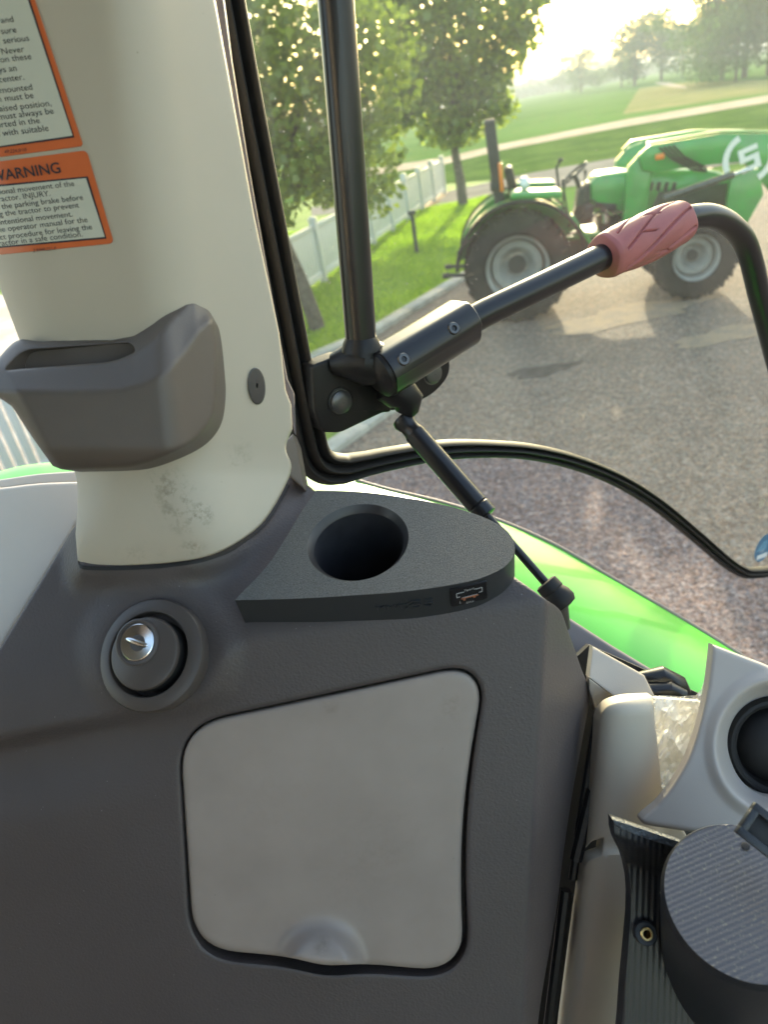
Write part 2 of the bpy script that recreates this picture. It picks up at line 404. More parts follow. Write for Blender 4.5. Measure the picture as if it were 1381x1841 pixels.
# lawn
lawn_poly=[tuple(k1[:2]),tuple(k2[:2]),tuple(k3[:2]),(-3.2,8.2),(-7,5),(-12,20),(0,36),tuple(G(905,322)[:2]),tuple(G(960,352)[:2]),tuple(kfar[:2])]
sheet('lawn',lawn_poly,-.006,gm_lawn)
strip_px('road',[(560,372),(800,345),(954,311),(1160,274),(1381,236),(1700,190)],[(560,388),(800,363),(960,343),(1160,318),(1381,285),(1700,240)],-.004,gm_road)
strip_px('track',[(560,318),(800,283),(900,259),(1130,214),(1381,171),(1700,115)],[(560,330),(800,295),(900,270),(1130,226),(1381,184),(1700,130)],-.002,gm_track)
strip_px('verge',[(560,331),(800,296),(900,271),(1130,227),(1381,185),(1700,131)],[(560,371),(800,344),(954,310),(1160,273),(1381,235),(1700,189)],-.008,ground_mat('verge grass',[((.06,.115,.02),0,0,0),((.10,.165,.03),.4,.4,.6),((.04,.085,.015),3,.5,.7)],0,bump=(10,.03),spec=0.0))
strip_px('dry_field',[(1150,158),(1240,147),(1381,143),(1800,90)],[(1120,205),(1381,166),(1800,105),(1801,104)][:3]+[(1800,104)],-.012,gm_dry)
strip_px('white_path',[(1180,148),(1205,148),(1233,155)],[(1178,150),(1210,157),(1236,159)],-.004,gm_track)
# kerb: a real step along the edge of the lawn
def kerb(name,a,b,w,h0,mt):
    a=np.array(a[:2]);b=np.array(b[:2]);d=(b-a)/np.linalg.norm(b-a);n=np.array([-d[1],d[0]])
    L=np.linalg.norm(b-a); mb=MB()
    Mx=Matrix.Translation((a[0],a[1],0))@Matrix.Rotation(math.atan2(d[1],d[0]),4,'Z')
    k=int(L/1.2)+1
    for i in range(k):
        mb.box((L*(i+.5)/k,w/2,h0/2-.05),(L/k-.006,w,h0+.1),Mx,.012)
    o=mb.build(name,mt); o['kind']='structure'; return o
kerb('kerb',k2,kfar,.22,.07,gm_conc); kerb('kerb',k3,k2,.22,.07,gm_conc)
kerb('kerb',(-3.2,8.2),k3,.22,.07,gm_conc)
q0=G(590,822)[:2]; q1=G(715,735)[:2]; 
sheet('grass_patch',[tuple(q0),tuple(q1),tuple(G(560,700)[:2]),(-3.2,7.9),(-3.6,4.5)],-.005,gm_lawn)
kerb('kerb',G(588,826),G(735,722),.20,.05,gm_conc)
sheet('soil_bed',[tuple(G(*p)[:2]) for p in ((560,528),(640,478),(800,353),(806,345),(800,338),(640,455),(540,520))],.0,gm_mulch)
# dark oil stain on the yard
st=G(975,665); 
gst=ground_mat('oil stain',[((.06,.052,.048),0,0,0),((.10,.085,.08),6,.4,.6)],0,bump=(55,.02))
pts=[]
for k in range(40):
    a=2*math.pi*k/40; r=1+.22*math.sin(3*a+1)+.12*math.sin(7*a)
    pts.append((st[0]+.36*r*math.cos(a),st[1]+.16*r*math.sin(a)))
sheet('oil_stain',pts,-.004,gst)
# orange patches of low sunlight painted into the yard's colour
gsun=ground_mat('sunlit gravel',[((.32,.235,.165),0,0,0),((.24,.19,.155),4,.42,.58),((.40,.30,.22),30,.5,.7)],0,bump=(55,.02))
for (cx,cy,rx,ry,a0) in ((1130,565,1.0,.42,.2),(1310,600,.55,.25,.5)):
    c=G(cx,cy); pts=[]
    for k in range(48):
        a=2*math.pi*k/48; r=1+.2*math.sin(2*a+a0)+.15*math.sin(5*a+2*a0)+.08*math.sin(11*a)
        pts.append((c[0]+rx*r*math.cos(a),c[1]+ry*r*math.sin(a)))
    sheet('sun_patch',pts,-.005,gsun)

# ------------------------------------------------------------------ trees
def leaf_mat(name,c1,c2,trans=.35):
    m=bpy.data.materials.new(name); m.use_nodes=True; n=m.node_tree; n.nodes.clear()
    out=n.nodes.new('ShaderNodeOutputMaterial'); d=n.nodes.new('ShaderNodeBsdfDiffuse'); t=n.nodes.new('ShaderNodeBsdfTranslucent'); g=n.nodes.new('ShaderNodeBsdfGlossy')
    g.inputs['Roughness'].default_value=.4; g.inputs['Color'].default_value=(.6,.6,.6,1)
    geo=n.nodes.new('ShaderNodeNewGeometry'); cr=n.nodes.new('ShaderNodeValToRGB')
    cr.color_ramp.elements[0].color=(*c1,1); cr.color_ramp.elements[1].color=(*c2,1)
    n.links.new(geo.outputs['Random Per Island'],cr.inputs[0]); n.links.new(cr.outputs[0],d.inputs[0])
    hs=n.nodes.new('ShaderNodeHueSaturation'); hs.inputs['Value'].default_value=1.9; hs.inputs['Saturation'].default_value=1.1; n.links.new(cr.outputs[0],hs.inputs['Color']); n.links.new(hs.outputs[0],t.inputs[0])
    a=n.nodes.new('ShaderNodeMixShader'); a.inputs[0].default_value=trans; n.links.new(d.outputs[0],a.inputs[1]); n.links.new(t.outputs[0],a.inputs[2])
    b=n.nodes.new('ShaderNodeMixShader'); b.inputs[0].default_value=.05; n.links.new(a.outputs[0],b.inputs[1]); n.links.new(g.outputs[0],b.inputs[2])
    n.links.new(b.outputs[0],out.inputs[0]); return m
M['leaf']=leaf_mat('maple leaves',(.11,.165,.035),(.24,.30,.06),.55)
M['leaf_far']=leaf_mat('far leaves',(.05,.10,.035),(.09,.15,.05),.3)
M['bark']=mat('bark',(.12,.10,.08),.9,var=.35,vscale=14,bump=30,bstr=.8,bdist=.02)
def leaves(clumps,n,size,rs,shape='maple'):
    """n leaf blades scattered through ellipsoid clumps"""
    rng=np.random.default_rng(rs); w=np.array([c[3]*c[4]*c[5] for c in clumps])**.8; w/=w.sum()
    ci=rng.choice(len(clumps),n,p=w); C=np.array(clumps)[ci]
    d=rng.normal(size=(n,3)); d/=np.linalg.norm(d,axis=1)[:,None]; r=rng.uniform(0,1,n)**(1/2.2)
    pos=C[:,:3]+d*r[:,None]*C[:,3:6]
    nrm=rng.normal(size=(n,3))+np.array([0,0,.6]); nrm/=np.linalg.norm(nrm,axis=1)[:,None]
    a=rng.normal(size=(n,3))+np.array([0,0,-.8]); a-=nrm*(a*nrm).sum(1)[:,None]; a/=np.linalg.norm(a,axis=1)[:,None]; b=np.cross(nrm,a)
    s=size*rng.uniform(.6,1.25,n)[:,None]
    if shape=='maple': prof=[(-.5,0,0),(-.25,.32,.04),(-.05,.55,.1),(.12,.28,.03),(.55,.0,-.06),(.12,-.28,.03),(-.05,-.55,.1),(-.25,-.32,.04)]
    else: prof=[(-.5,0,0),(-.1,.42,.08),(.5,0,-.05),(-.1,-.42,.08)]
    k=len(prof); V=np.empty((n,k,3))
    for i,(u,v,h) in enumerate(prof): V[:,i]=pos+a*s*u+b*s*v+nrm*s*h
    F_=[tuple(range(i*k,(i+1)*k)) for i in range(n)]
    return V.reshape(-1,3),F_
def fast_mesh(name,V,nf,k,mt,parent):
    me=bpy.data.meshes.new(name); me.vertices.add(len(V)); me.vertices.foreach_set('co',np.asarray(V,np.float32).ravel())
    me.loops.add(nf*k); me.loops.foreach_set('vertex_index',np.arange(nf*k,dtype=np.int32))
    me.polygons.add(nf); me.polygons.foreach_set('loop_start',np.arange(0,nf*k,k,dtype=np.int32))
    me.update(calc_edges=True); me.materials.append(mt)
    o=bpy.data.objects.new(name,me); link(o,parent); return o
def tree(name,base,trunk_top,r0,clumps,n,size,label,group=None,rs=1,mt='leaf',shape='maple',limbs=6,cat_='tree',lean=(0,0)):
    e=empty(name,base); tag(e,label,cat_,group)
    rng=random.Random(rs); mb=MB()
    tp=Vector((lean[0],lean[1],trunk_top))
    pts=[Vector((0,0,-.1)),Vector((0,0,.1)),tp*.35+Vector((.03,0,0)),tp*.7,tp,tp*1.5]
    mb.tube(pts,[r0*1.2,r0*1.08,r0,r0*.85,r0*.7,r0*.3],12)
    for i in range(limbs):
        c=clumps[rng.randrange(len(clumps))]
        s0=tp*rng.uniform(.75,1.25); t=Vector(c[:3])+Vector((rng.uniform(-.5,.5)*c[3],rng.uniform(-.5,.5)*c[4],rng.uniform(-.3,.5)*c[5]))
        mid=(s0+t)/2+Vector((0,0,.12*(t-s0).length))
        mb.tube([s0,mid,t],[r0*.42,r0*.26,r0*.08],7)
    mb.build('trunk',M['bark'],e,local=True)
    V,F_=leaves(clumps,n,size,rs,shape); k=8 if shape=='maple' else 4
    fast_mesh('crown',V,n,k,M[mt],e)
    return e
b1=G(570,590)
cl=[(.35,0,2.7,1.0,1.1,1.05),(-.55,.1,2.5,.95,1,.95),(1.05,.1,2.35,.72,.8,.75),(.2,0,3.8,1.4,1.3,1.1),(-1.2,0,3.3,.9,.9,1.0),(1.35,.2,3.3,.8,.9,.9),(-.25,-.1,1.75,.42,.5,.38),(1.1,-.2,1.75,.5,.5,.36),(.6,.1,2.0,.55,.6,.4),(-.9,.2,1.95,.55,.6,.5),(.3,.2,4.9,1.2,1.1,.8)]
tree('maple_tree',(b1[0],b1[1],0),2.0,.11,cl,11500,.118,'nearest leafy tree before the white fence, its trunk beside the window seal','trees on the lawn',3,limbs=12,lean=(-.35,0))
b2=G(833,370)
cl=[(-.3,0,3.2,1.5,1.5,1.2),(.8,0,2.9,.9,1.2,.9),(1.5,0,3.5,.7,.8,.6),(2.1,0,3.9,.6,.6,.4),(-1.7,0,2.6,.6,.7,.5),(-1.2,0,3.6,1.0,1.1,1.2),(.3,0,4.8,1.8,1.7,1.3),(1.9,.1,4.4,.8,.8,.6),(2.5,.1,4.75,.55,.5,.35),(-.1,0,2.0,1.05,1.1,.5),(1.3,0,2.3,.6,.6,.5),(0,0,6.2,1.5,1.4,1.0),(1.5,0,5.6,.8,.8,.7),(-1.5,0,5.3,1.0,1,.9)]
tree('maple_tree',(b2[0],b2[1],0),1.9,.14,cl,12500,.19,'second leafy tree further along the lawn, behind the roll bar of the green tractor','trees on the lawn',5,limbs=12,lean=(-.1,0))
b3=G(700,300)
cl=[(-.8,0,3.2,2.0,1.7,1.6),(1.0,0,3.4,1.8,1.6,1.7),(0,0,5.0,2.2,1.7,1.5),(-2.5,0,4.0,1.6,1.5,1.5)]
# far trees on the horizon
def far_tree(px,dist,h,w,label,group,rs,n=900,sparse=False):
    d=rayd(px,120); a=math.atan2(d[0],d[1]); x,y=dist*math.sin(a),dist*math.cos(a)
    rng=random.Random(rs); cl=[]
    for i in range(10):
        zz=rng.uniform(.12,.85)*h; ww=w*.5*(1.15-abs(zz/h-.5))
        cl.append((rng.uniform(-.45,.45)*w,rng.uniform(-.4,.4)*w,zz,ww*rng.uniform(.45,.75),ww*.6,h*rng.uniform(.10,.2)))
    cl.append((0,0,h*.55,w*.36,w*.36,h*.38))
    tree('broadleaf_tree',(x,y,0),h*.42,h*.022,cl,n,h*.045,label,group,rs,'leaf_far','simple',5)
g='trees along the far edge of the field'
FT=[(1010,330,9,8,'small pale tree, left end of the hazy tree line beyond the field'),(1045,240,12.5,10,'round hazy tree with a see-through crown, second from the left on the horizon'),(1078,300,9,9,'low hazy tree between the round crown and the mid-horizon clump'),
 (1118,210,10,9,'low tree at the left foot of the pointed pair on the horizon'),(1142,190,15,9,'tall pointed tree left of its paler twin on the horizon'),(1190,200,16.5,11,'tall rounded pale tree in the middle of the horizon'),
 (1228,190,11,9,'dark low tree just right of the tall rounded pale one'),(1262,120,9,10,'bushy tree at the left foot of the big right-hand wood'),(1300,112,13,10,'tall tree that starts the big wood at the upper right'),
 (1340,105,14.5,11,'tallest tree of the wood at the upper right corner'),(1385,100,15,11,'tree cut by the right frame edge above the field'),(1325,95,6.5,9,'low bush-like tree in front of the big right-hand wood')]
for i,(px,di,h_,w_,lb) in enumerate(FT): far_tree(px,di,h_,w_,lb,g,20+i,2600)
# far-off wood that reads as one mass
cl=[]
rng=random.Random(4)
for i in range(70):
    px=880+i*4.5 if i<60 else 1100+(i-60)*9; dist=460; d=rayd(px,120); a=math.atan2(d[0],d[1]); h_=rng.uniform(4,9)
    cl.append((dist*math.sin(a),dist*math.cos(a),h_*.45,7,7,h_*.6))
V,F_=leaves(cl,6000,1.6,3,'simple'); o=fast_mesh('far_wood',V,6000,4,M['leaf_far'],None); tag(o,'low hazy line of woodland along the horizon','woodland',kind='stuff')

# ------------------------------------------------------------------ white fence along the lawn
M['vinyl']=mat('white vinyl',(.58,.58,.56),.45,var=.03,vscale=2)
fa=np.array([-.54,14.01]); fb=np.array([4.11,26.76]); fd=(fb-fa)/np.linalg.norm(fb-fa)
f0=fa-fd*10.5; L=np.linalg.norm(fb-f0)
fe=empty('white_fence',(f0[0],f0[1],0),math.atan2(fd[1],fd[0])); tag(fe,'long white picket fence running along the lawn behind the trees','fence')
npan=13; pw=L/npan; picket=MB()
pm=None; postm=None
for i in range(npan+1):
    if postm is None:
        mb=MB(); mb.box((0,0,.56),(.13,.13,1.16),bev=.006); mb.box((0,0,1.16),(.16,.16,.03),bev=.008); mb.box((0,0,1.19),(.11,.11,.04),bev=.018)
        post=mb.build('post',M['vinyl'],fe,local=True); postm=post.data
    else: post=link(bpy.data.objects.new('post',postm),fe)
    post.location=(i*pw,0,0)
    if i<npan:
        if pm is None:
            mb=MB(); mb.box((pw/2,0,.16),(pw-.12,.05,.12),bev=.004); mb.box((pw/2,0,1.02),(pw-.12,.05,.1),bev=.004)
            k=int((pw-.13)/.135)
            for j in range(k): mb.box((.075+.135*(j+.5)*(pw-.15)/(k*.135),0,.58),(.098,.022,.80),bev=.003)
            pn=mb.build('panel',M['vinyl'],fe,local=True); pm=pn.data
        else: pn=link(bpy.data.objects.new('panel',pm),fe)
        pn.location=(i*pw,0,0)
sheet('path',[(-30,-6),(-5.6,1.0),(-4.6,2.6),(-1.9,10.1),(-2.6,17),(-22,30)],-.003,ground_mat('pale dry path',[((.42,.36,.28),0,0,0),((.55,.49,.40),.8,.4,.6)],0,bump=(20,.01)))
# dark marker post on the lawn
b=G(750,455); e=empty('lawn_post',(b[0],b[1],0)); tag(e,'short dark post standing alone on the lawn between fence and tractor','post')
M['darkwood']=mat('weathered dark paint',(.05,.055,.05),.7,var=.3,vscale=20)
mb=MB(); mb.tube([(0,0,-.05),(0,0,.78)],.045,12); mb.build('pole',M['darkwood'],e,local=True)
mb=MB(); mb.box((0,0,.81),(.16,.13,.08),bev=.012); mb.build('cap',M['darkwood'],e,local=True)
# ------------------------------------------------------------------ green loader tractor standing on the yard
M['tgreen']=mat('tractor green paint',(.022,.30,.038),.32,coat=.4,vscale=5,col2=(.04,.23,.045))
M['tyre']=mat('tyre rubber',(.014,.013,.012),.85,var=.35,vscale=12,bump=60,bstr=.5,bdist=.01)
M['rim']=mat('grey wheel paint',(.26,.26,.25),.4,var=.12,vscale=8)
M['iron']=mat('dark iron',(.03,.03,.03),.6,var=.3,vscale=15)
M['amber']=mat('amber lens',(.8,.22,.03),.25)
M['twhite']=mat('white decal',(.75,.77,.72),.5)
M['glasslamp']=mat('lamp glass',(.7,.72,.7),.1,coat=1)
MXZ=Matrix(((1,0,0,0),(0,0,1,0),(0,1,0,0),(0,0,0,1)))
tr=empty('loader_tractor',(2.21,9.2,0),math.atan2(-.218,.976)); tag(tr,'green utility tractor with a front loader and roll bar parked on the gravel yard','tractor')
def wheel(x,y,r,w,rimr,flip=False,nl=20,drop=0):
    sgn=1 if flip else -1
    Mx=Matrix.Translation((x,y,r+drop))@Matrix.Rotation(R(90)*(-sgn),4,'X')
    e=None
    mb=MB(); hw=w/2
    mb.lathe([(rimr,-hw*.8),(rimr*1.08,-hw*.98),(r*.84,-hw*1.0),(r*.93,-hw*.85),(r*.955,-hw*.4),(r*.96,0),(r*.955,hw*.4),(r*.93,hw*.85),(r*.84,hw),(rimr*1.08,hw*.98),(rimr,hw*.8),(rimr*.97,0),(rimr,-hw*.8)],Mx,48)
    for k in range(nl):
        for sd in (-1,1):
            a=2*math.pi*(k+(.5 if sd>0 else 0))/nl
            Mk=Mx@Matrix.Rotation(a,4,'Z')@Matrix.Translation((r*.965,0,sd*hw*.45))@Matrix.Rotation(R(38)*sd,4,'X')
            mb.box((0,0,0),(r*.075,r*.07,hw*1.12),Mk,.008)
            Mk=Mx@Matrix.Rotation(a+.12,4,'Z')@Matrix.Translation((r*.9,0,sd*hw*.93))
            mb.box((0,0,0),(r*.13,r*.07,hw*.16),Mk,.006)
    t=mb.build('tyre',M['tyre'],tr,local=True)
    mb=MB(); q=-hw  # outer side
    mb.lathe([(rimr*1.0,q*1.0),(rimr*1.03,q*.98),(rimr*1.0,q*.9),(rimr*.9,q*.8),(rimr*.86,q*.45),(rimr*.80,q*-.05),(rimr*.60,q*-.05),(rimr*.42,q*.35),(rimr*.38,q*.62),(rimr*.3,q*.62),(rimr*.24,q*.6),(rimr*.22,q*.95),(rimr*.12,q*1.0),(0.001,q*1.0)],Mx,40)
    mb.lathe([(rimr*1.0,hw*1.0),(rimr*.9,hw*.8),(rimr*.86,0)],Mx,40)
    rm=mb.build('rim',M['rim'],tr,local=True)
    for k in range(8):
        a=2*math.pi*k/8; nb_=MB(); nb_.lathe([(.02,q*.55),(.02,q*.72)],Mx@Matrix.Translation((rimr*.34*math.cos(a),rimr*.34*math.sin(a),0)),6,True); nb_.build('wheel_nut',M['iron'],rm,local=True)
    mb=MB(); mb.lathe([(rimr*.16,q*1.02),(rimr*.15,q*1.1),(.001,q*1.1)],Mx,20)
    mb.build('wheel_hub',M['iron'],rm,local=True)
wheel(0.02,.20,.68,.40,.40,nl=22); wheel(2.17,.18,.51,.30,.275,nl=20)
wheel(0.02,1.42,.68,.40,.40,True,nl=22); wheel(2.17,1.42,.51,.30,.275,True,nl=20)
def px2(poly,name,mt,y0,y1,bev=.015,parent=tr,lab=None):
    mb=MB(); mb.prism(poly,MXZ,y0,y1,0); 
    b=bmesh.new(); me=bpy.data.meshes.new('t'); me.from_pydata(mb.v,[],mb.f); b.from_mesh(me); bpy.data.meshes.remove(me)
    bmesh.ops.recalc_face_normals(b,faces=b.faces)
    if bev: bmesh.ops.bevel(b,geom=list(b.edges),offset=bev,segments=2,affect='EDGES',profile=.5,clamp_overlap=True)
    m2=MB(); m2.bm(b); o=m2.build(name,mt,parent,local=True)
    if lab: o['label']=lab
    return o
# chassis, transmission, axles
px2([(-.35,.45),(.3,.42),(.9,.45),(1.2,.55),(2.55,.55),(2.6,.75),(1.2,.85),(.6,.95),(-.35,.9)],'chassis',M['iron'],.55,1.05)
mb=MB(); mb.tube([(.02,.3,.68),(.02,1.35,.68)],.12,16); mb.build('axle',M['iron'],tr,local=True)
mb=MB(); mb.tube([(2.17,.25,.50),(2.17,1.35,.50)],.07,14); mb.box((2.17,.8,.55),(.28,.5,.2),bev=.03); mb.build('axle',M['iron'],tr,local=True)
# engine block details seen under the bonnet
mb=MB(); mb.box((1.5,.8,.98),(.8,.34,.4),bev=.03); mb.tube([(1.25,.6,.75),(1.3,.58,1.05),(1.6,.58,1.1)],.03); mb.lathe([(.06,0),(.06,.18),(.02,.2)],Matrix.Translation((1.35,.55,.95))@Matrix.Rotation(R(90),4,'X'),16,True)
for i in range(5): mb.tube([(1.0+.12*i,.56,.62+.05*i),(1.1+.12*i,.55,.8),(1.3+.1*i,.56,1.02)],.014,8)
mb.build('engine',M['iron'],tr,local=True)
# bonnet
px2([(.98,1.12),(.99,1.5),(1.08,1.57),(1.6,1.56),(2.35,1.44),(2.72,1.30),(2.80,1.12),(2.75,.86),(2.3,.9),(1.9,1.0),(1.45,1.02)],'bonnet',M['tgreen'],.52,1.08,.05)
px2([(1.70,1.04),(2.25,.96),(2.66,.90),(2.64,1.25),(1.80,1.27)],'grille',M['iron'],.51,1.09,.01)
px2([(1.03,1.2),(1.3,1.14),(1.3,1.2),(1.05,1.26)],'bonnet_trim',M['iron'],.512,1.088,.005)
# small fittings between the seat and the bonnet, along the bonnet side and on the loader
mb=MB(); mb.lathe([(.001,0),(.05,0),(.05,.16),(.035,.18),(.001,.18)],Matrix.Translation((1.16,.50,1.0)),18); mb.build('filter',M['chrome'],tr,local=True)
mb=MB(); mb.box((.95,.47,1.18),(.12,.10,.16),bev=.015); mb.build('battery_box',M['iron'],tr,local=True)
for k in range(5):
    mb=MB(); mb.box((1.62+.09*k,.512,1.36-.015*k),(.05,.012,.10),bev=.004,rot=Matrix.Rotation(R(12),3,'Y')); mb.build('vent',M['iron'],tr,local=True)
mb=MB(); mb.box((2.74,.62,1.18),(.05,.16,.10),bev=.015); mb.build('headlamp',M['chrome'],tr,local=True)
for k in range(3):
    mb=MB(); mb.tube([(.70+.1*k,.46,1.02),(.82+.12*k,.42,1.25-.05*k),(1.0+.1*k,.45,1.30-.06*k),(1.22+.1*k,.44,1.06)],.013,8); mb.build('hose',M['rubber'],tr,local=True)
mb=MB(); mb.tube([(.60,.48,1.50),(.58,.47,1.74),(.63,.46,1.80)],.016,8); mb.lathe([(.001,0),(.03,.005),(.035,.03),(.001,.05)],Matrix.Translation((.63,.46,1.79)),14); mb.build('joystick',M['iron'],tr,local=True)
# rear fenders: arched green shells with a dark lip
def fender(y0,y1,lip):
    r=.80; mb=MB(); v=[];f=[];n=22
    for i in range(n+1):
        a=R(172)-R(150)*i/n; x=.06+r*math.cos(a)*1.0; z=.68+r*math.sin(a)*(.98)
        for yy in (y0,y1):
            v.append((x,yy,z)); 
        v.append((x*.985,y1,z-.03)); v.append((x*.985,y0,z-.03))
    for i in range(n):
        for k in range(4): f.append((i*4+k,i*4+(k+1)%4,(i+1)*4+(k+1)%4,(i+1)*4+k))
    mb.add(v,f); o=mb.build('fender',M['tgreen'],tr,local=True)
    pts=[(.06+(r+.005)*math.cos(R(175)-R(156)*i/24),lip,.68+(r*.98)*math.sin(R(175)-R(156)*i/24)) for i in range(25)]
    m2=MB(); m2.tube(pts,.026,10); m2.build('fender_lip',M['rubber'],o,local=True)
    m3=MB(); m3.box((.3,(y0+y1)/2,1.50),(.62,abs(y1-y0)*.9,.09),bev=.035,rot=Matrix.Rotation(R(7),3,'Y')); m3.build('fender_cover',M['tgreen'],o,local=True)
    # inner valance closing the arch
    pl=[(.06+r*.98*math.cos(R(172)-R(150)*i/16),.68+r*.96*math.sin(R(172)-R(150)*i/16)) for i in range(17)]+[(.6,.9),(.1,.8),(-.5,.85)]
    yy=y1 if abs(y1-.7)<abs(y0-.7) else y0
    m4=MB(); m4.prism(pl,MXZ,yy,yy+.02); m4.build('inner_panel',M['tgreen'],o,local=True)
fender(.02,.50,.0); fender(1.12,1.60,1.62)
mb=MB(); mb.box((.85,.25,.98),(.5,.3,.04),bev=.01,rot=Matrix.Rotation(R(58),3,'Y')); mb.box((.75,.8,.88),(.7,.7,.05),bev=.01); mb.build('platform',M['tgreen'],tr,local=True)
mb=MB(); mb.box((.98,.28,.58),(.28,.24,.04),bev=.01); mb.tube([(.86,.3,.9),(.9,.2,.58)],.02); mb.build('step',M['iron'],tr,local=True)
mb=MB(); mb.box((.28,.8,1.36),(.46,.48,.12),bev=.05); mb.box((.03,.8,1.6),(.12,.46,.44),bev=.05,rot=Matrix.Rotation(R(-10),3,'Y')); mb.build('seat',M['rubber'],tr,local=True)
# steering wheel and console
e2=MB(); ringp=[]; 
Ms=Matrix.Translation((.82,.8,1.60))@Matrix.Rotation(R(-35),4,'Y')
for k in range(25): ringp.append(Ms@Vector((.19*math.cos(k*math.pi/12),.19*math.sin(k*math.pi/12),0)))
e2.tube(ringp,.016,8,False)
for k in range(3): e2.tube([Ms@Vector((0,0,-.03)),Ms@Vector((.18*math.cos(k*2.1),.18*math.sin(k*2.1),0))],.011,6)
e2.tube([Ms@Vector((0,0,0)),(.95,.8,1.25)],.03,10); e2.build('steering_wheel',M['iron'],tr,local=True)
px2([(.78,1.0),(.86,1.42),(1.0,1.5),(1.02,1.0)],'dashboard',M['iron'],.58,1.02,.03)
mb=MB(); 
for i,(x,z,t) in enumerate(((.62,1.52,.04),(.70,1.56,-.05),(.9,1.62,.03))): mb.tube([(x,.42+.06*i,1.15),(x+t,.42+.06*i,z)],.012,8); mb.box((x+t,.42+.06*i,z),(.035,.035,.07),bev=.012)
mb.build('lever',M['iron'],tr,local=True)
# roll bar: two upright channel posts, folding joint and crossbar
def rops(y):
    mb=MB(); ro=Matrix.Rotation(R(-3),3,'Y')
    mb.box((-.14,y,1.42),(.13,.10,.55),bev=.012,rot=ro); mb.box((-.17,y,1.95),(.14,.11,.78),bev=.014,rot=ro); mb.box((-.155,y,1.62),(.18,.14,.10),bev=.01,rot=ro); mb.tube([(-.155,y-.09,1.62),(-.155,y+.09,1.62)],.022)
    mb.build('roll_bar_post',M['iron'],tr,local=True)
rops(.62); rops(1.02)
mb=MB(); mb.box((-.19,.82,2.33),(.14,.52,.10),bev=.03); mb.build('roll_bar_top',M['iron'],tr,local=True)
mb=MB(); mb.box((-.10,.53,1.72),(.05,.05,.34),bev=.012); mb.build('tail_lamp',M['amber'],tr,local=True)
mb=MB(); mb.lathe([(.001,0),(.07,.005),(.085,.04),(.07,.10),(.03,.12),(.001,.12)],Matrix.Translation((.12,.28,1.62))@Matrix.Rotation(R(80),4,'Y'),20); mb.build('work_lamp',M['glasslamp'],tr,local=True)
mb=MB()
for y in (.5,1.1): mb=MB(); mb.tube([(-.3,y,.55),(-.9,y+.02,.62)],.025); mb.box((-.93,y+.02,.62),(.1,.05,.07),bev=.015); mb.tube([(-.35,y,1.05),(-.6,y,.95),(-.62,y,.65)],.018); mb.build('hitch_arm',M['iron'],tr,local=True)
mb=MB(); mb.tube([(-.3,.8,.9),(-.75,.8,.78)],.025); mb.build('top_link',M['iron'],tr,local=True)
mb=MB(); mb.tube([(-.2,.15,1.35),(-.5,.02,1.15),(-.72,-.02,.98)],.012); mb.build('stay_rod',M['iron'],tr,local=True)
# front loader
px2([(1.30,.72),(1.42,.70),(1.60,1.0),(1.68,1.55),(1.80,1.72),(1.74,1.80),(1.55,1.76),(1.40,1.62),(1.36,1.2)],'loader_tower',M['tgreen'],.26,.40,.012)
px2([(1.30,.72),(1.42,.70),(1.60,1.0),(1.68,1.55),(1.80,1.72),(1.74,1.80),(1.55,1.76),(1.40,1.62),(1.36,1.2)],'loader_tower',M['tgreen'],1.24,1.38,.012)
ARM=[(1.50,1.74),(1.62,1.83),(2.4,1.83),(3.0,1.74),(3.5,1.30),(3.75,.85),(3.62,.72),(3.35,.98),(3.0,1.38),(2.75,1.49),(2.15,1.53),(1.72,1.53),(1.55,1.58)]
a1=px2(ARM,'loader_arm',M['tgreen'],.16,.28,.015); px2(ARM,'loader_arm',M['tgreen'],1.36,1.48,.015)
px2([(1.60,1.835),(2.4,1.835),(3.0,1.745),(3.0,1.77),(2.4,1.865),(1.6,1.865)],'loader_pipe',M['tgreen'],.18,.25,.008)
mb=MB(); mb.tube([(3.55,.22,.92),(3.55,1.42,.92)],.06,16); mb.build('cross_tube',M['tgreen'],tr,local=True)
def cyl(a,b,k,y):
    a=Vector((a[0],y,a[1]));b=Vector((b[0],y,b[1])); m_=a.lerp(b,k)
    mb=MB(); mb.tube([a,m_],.038,14); mb.build('hydraulic_cylinder',M['steelgrey'],tr,local=True)
    mb=MB(); mb.tube([m_,b],.02,12); mb.build('piston_rod',M['chrome'],tr,local=True)
M['steelgrey']=mat('grey cylinder paint',(.10,.10,.10),.35,metal=.6,var=.2,vscale=20)
for y in (.10,1.54): cyl((1.78,1.24),(2.72,1.42),.82,y); 
for y in (.22,1.42): cyl((2.62,1.34),(2.60,.78),.6,y)
for y in (.1,): 
    for k in range(4):
        mb=MB(); mb.tube([(1.72+.05*k,.12,1.80),(1.86+.045*k,.11,1.66),(2.1+.05*k,.12,1.50),(2.25,.13,1.46)],.011,8); mb.build('hose',M['rubber'],tr,local=True)
px2([(2.55,1.40),(2.85,1.40),(2.92,1.1),(2.72,.72),(2.5,.70),(2.52,1.1)],'loader_knee',M['tgreen'],.17,.27,.012)
mb=MB(); mb.box((1.73,.13,1.70),(.10,.05,.06),bev=.012); mb.build('indicator_lamp',M['amber'],tr,local=True)
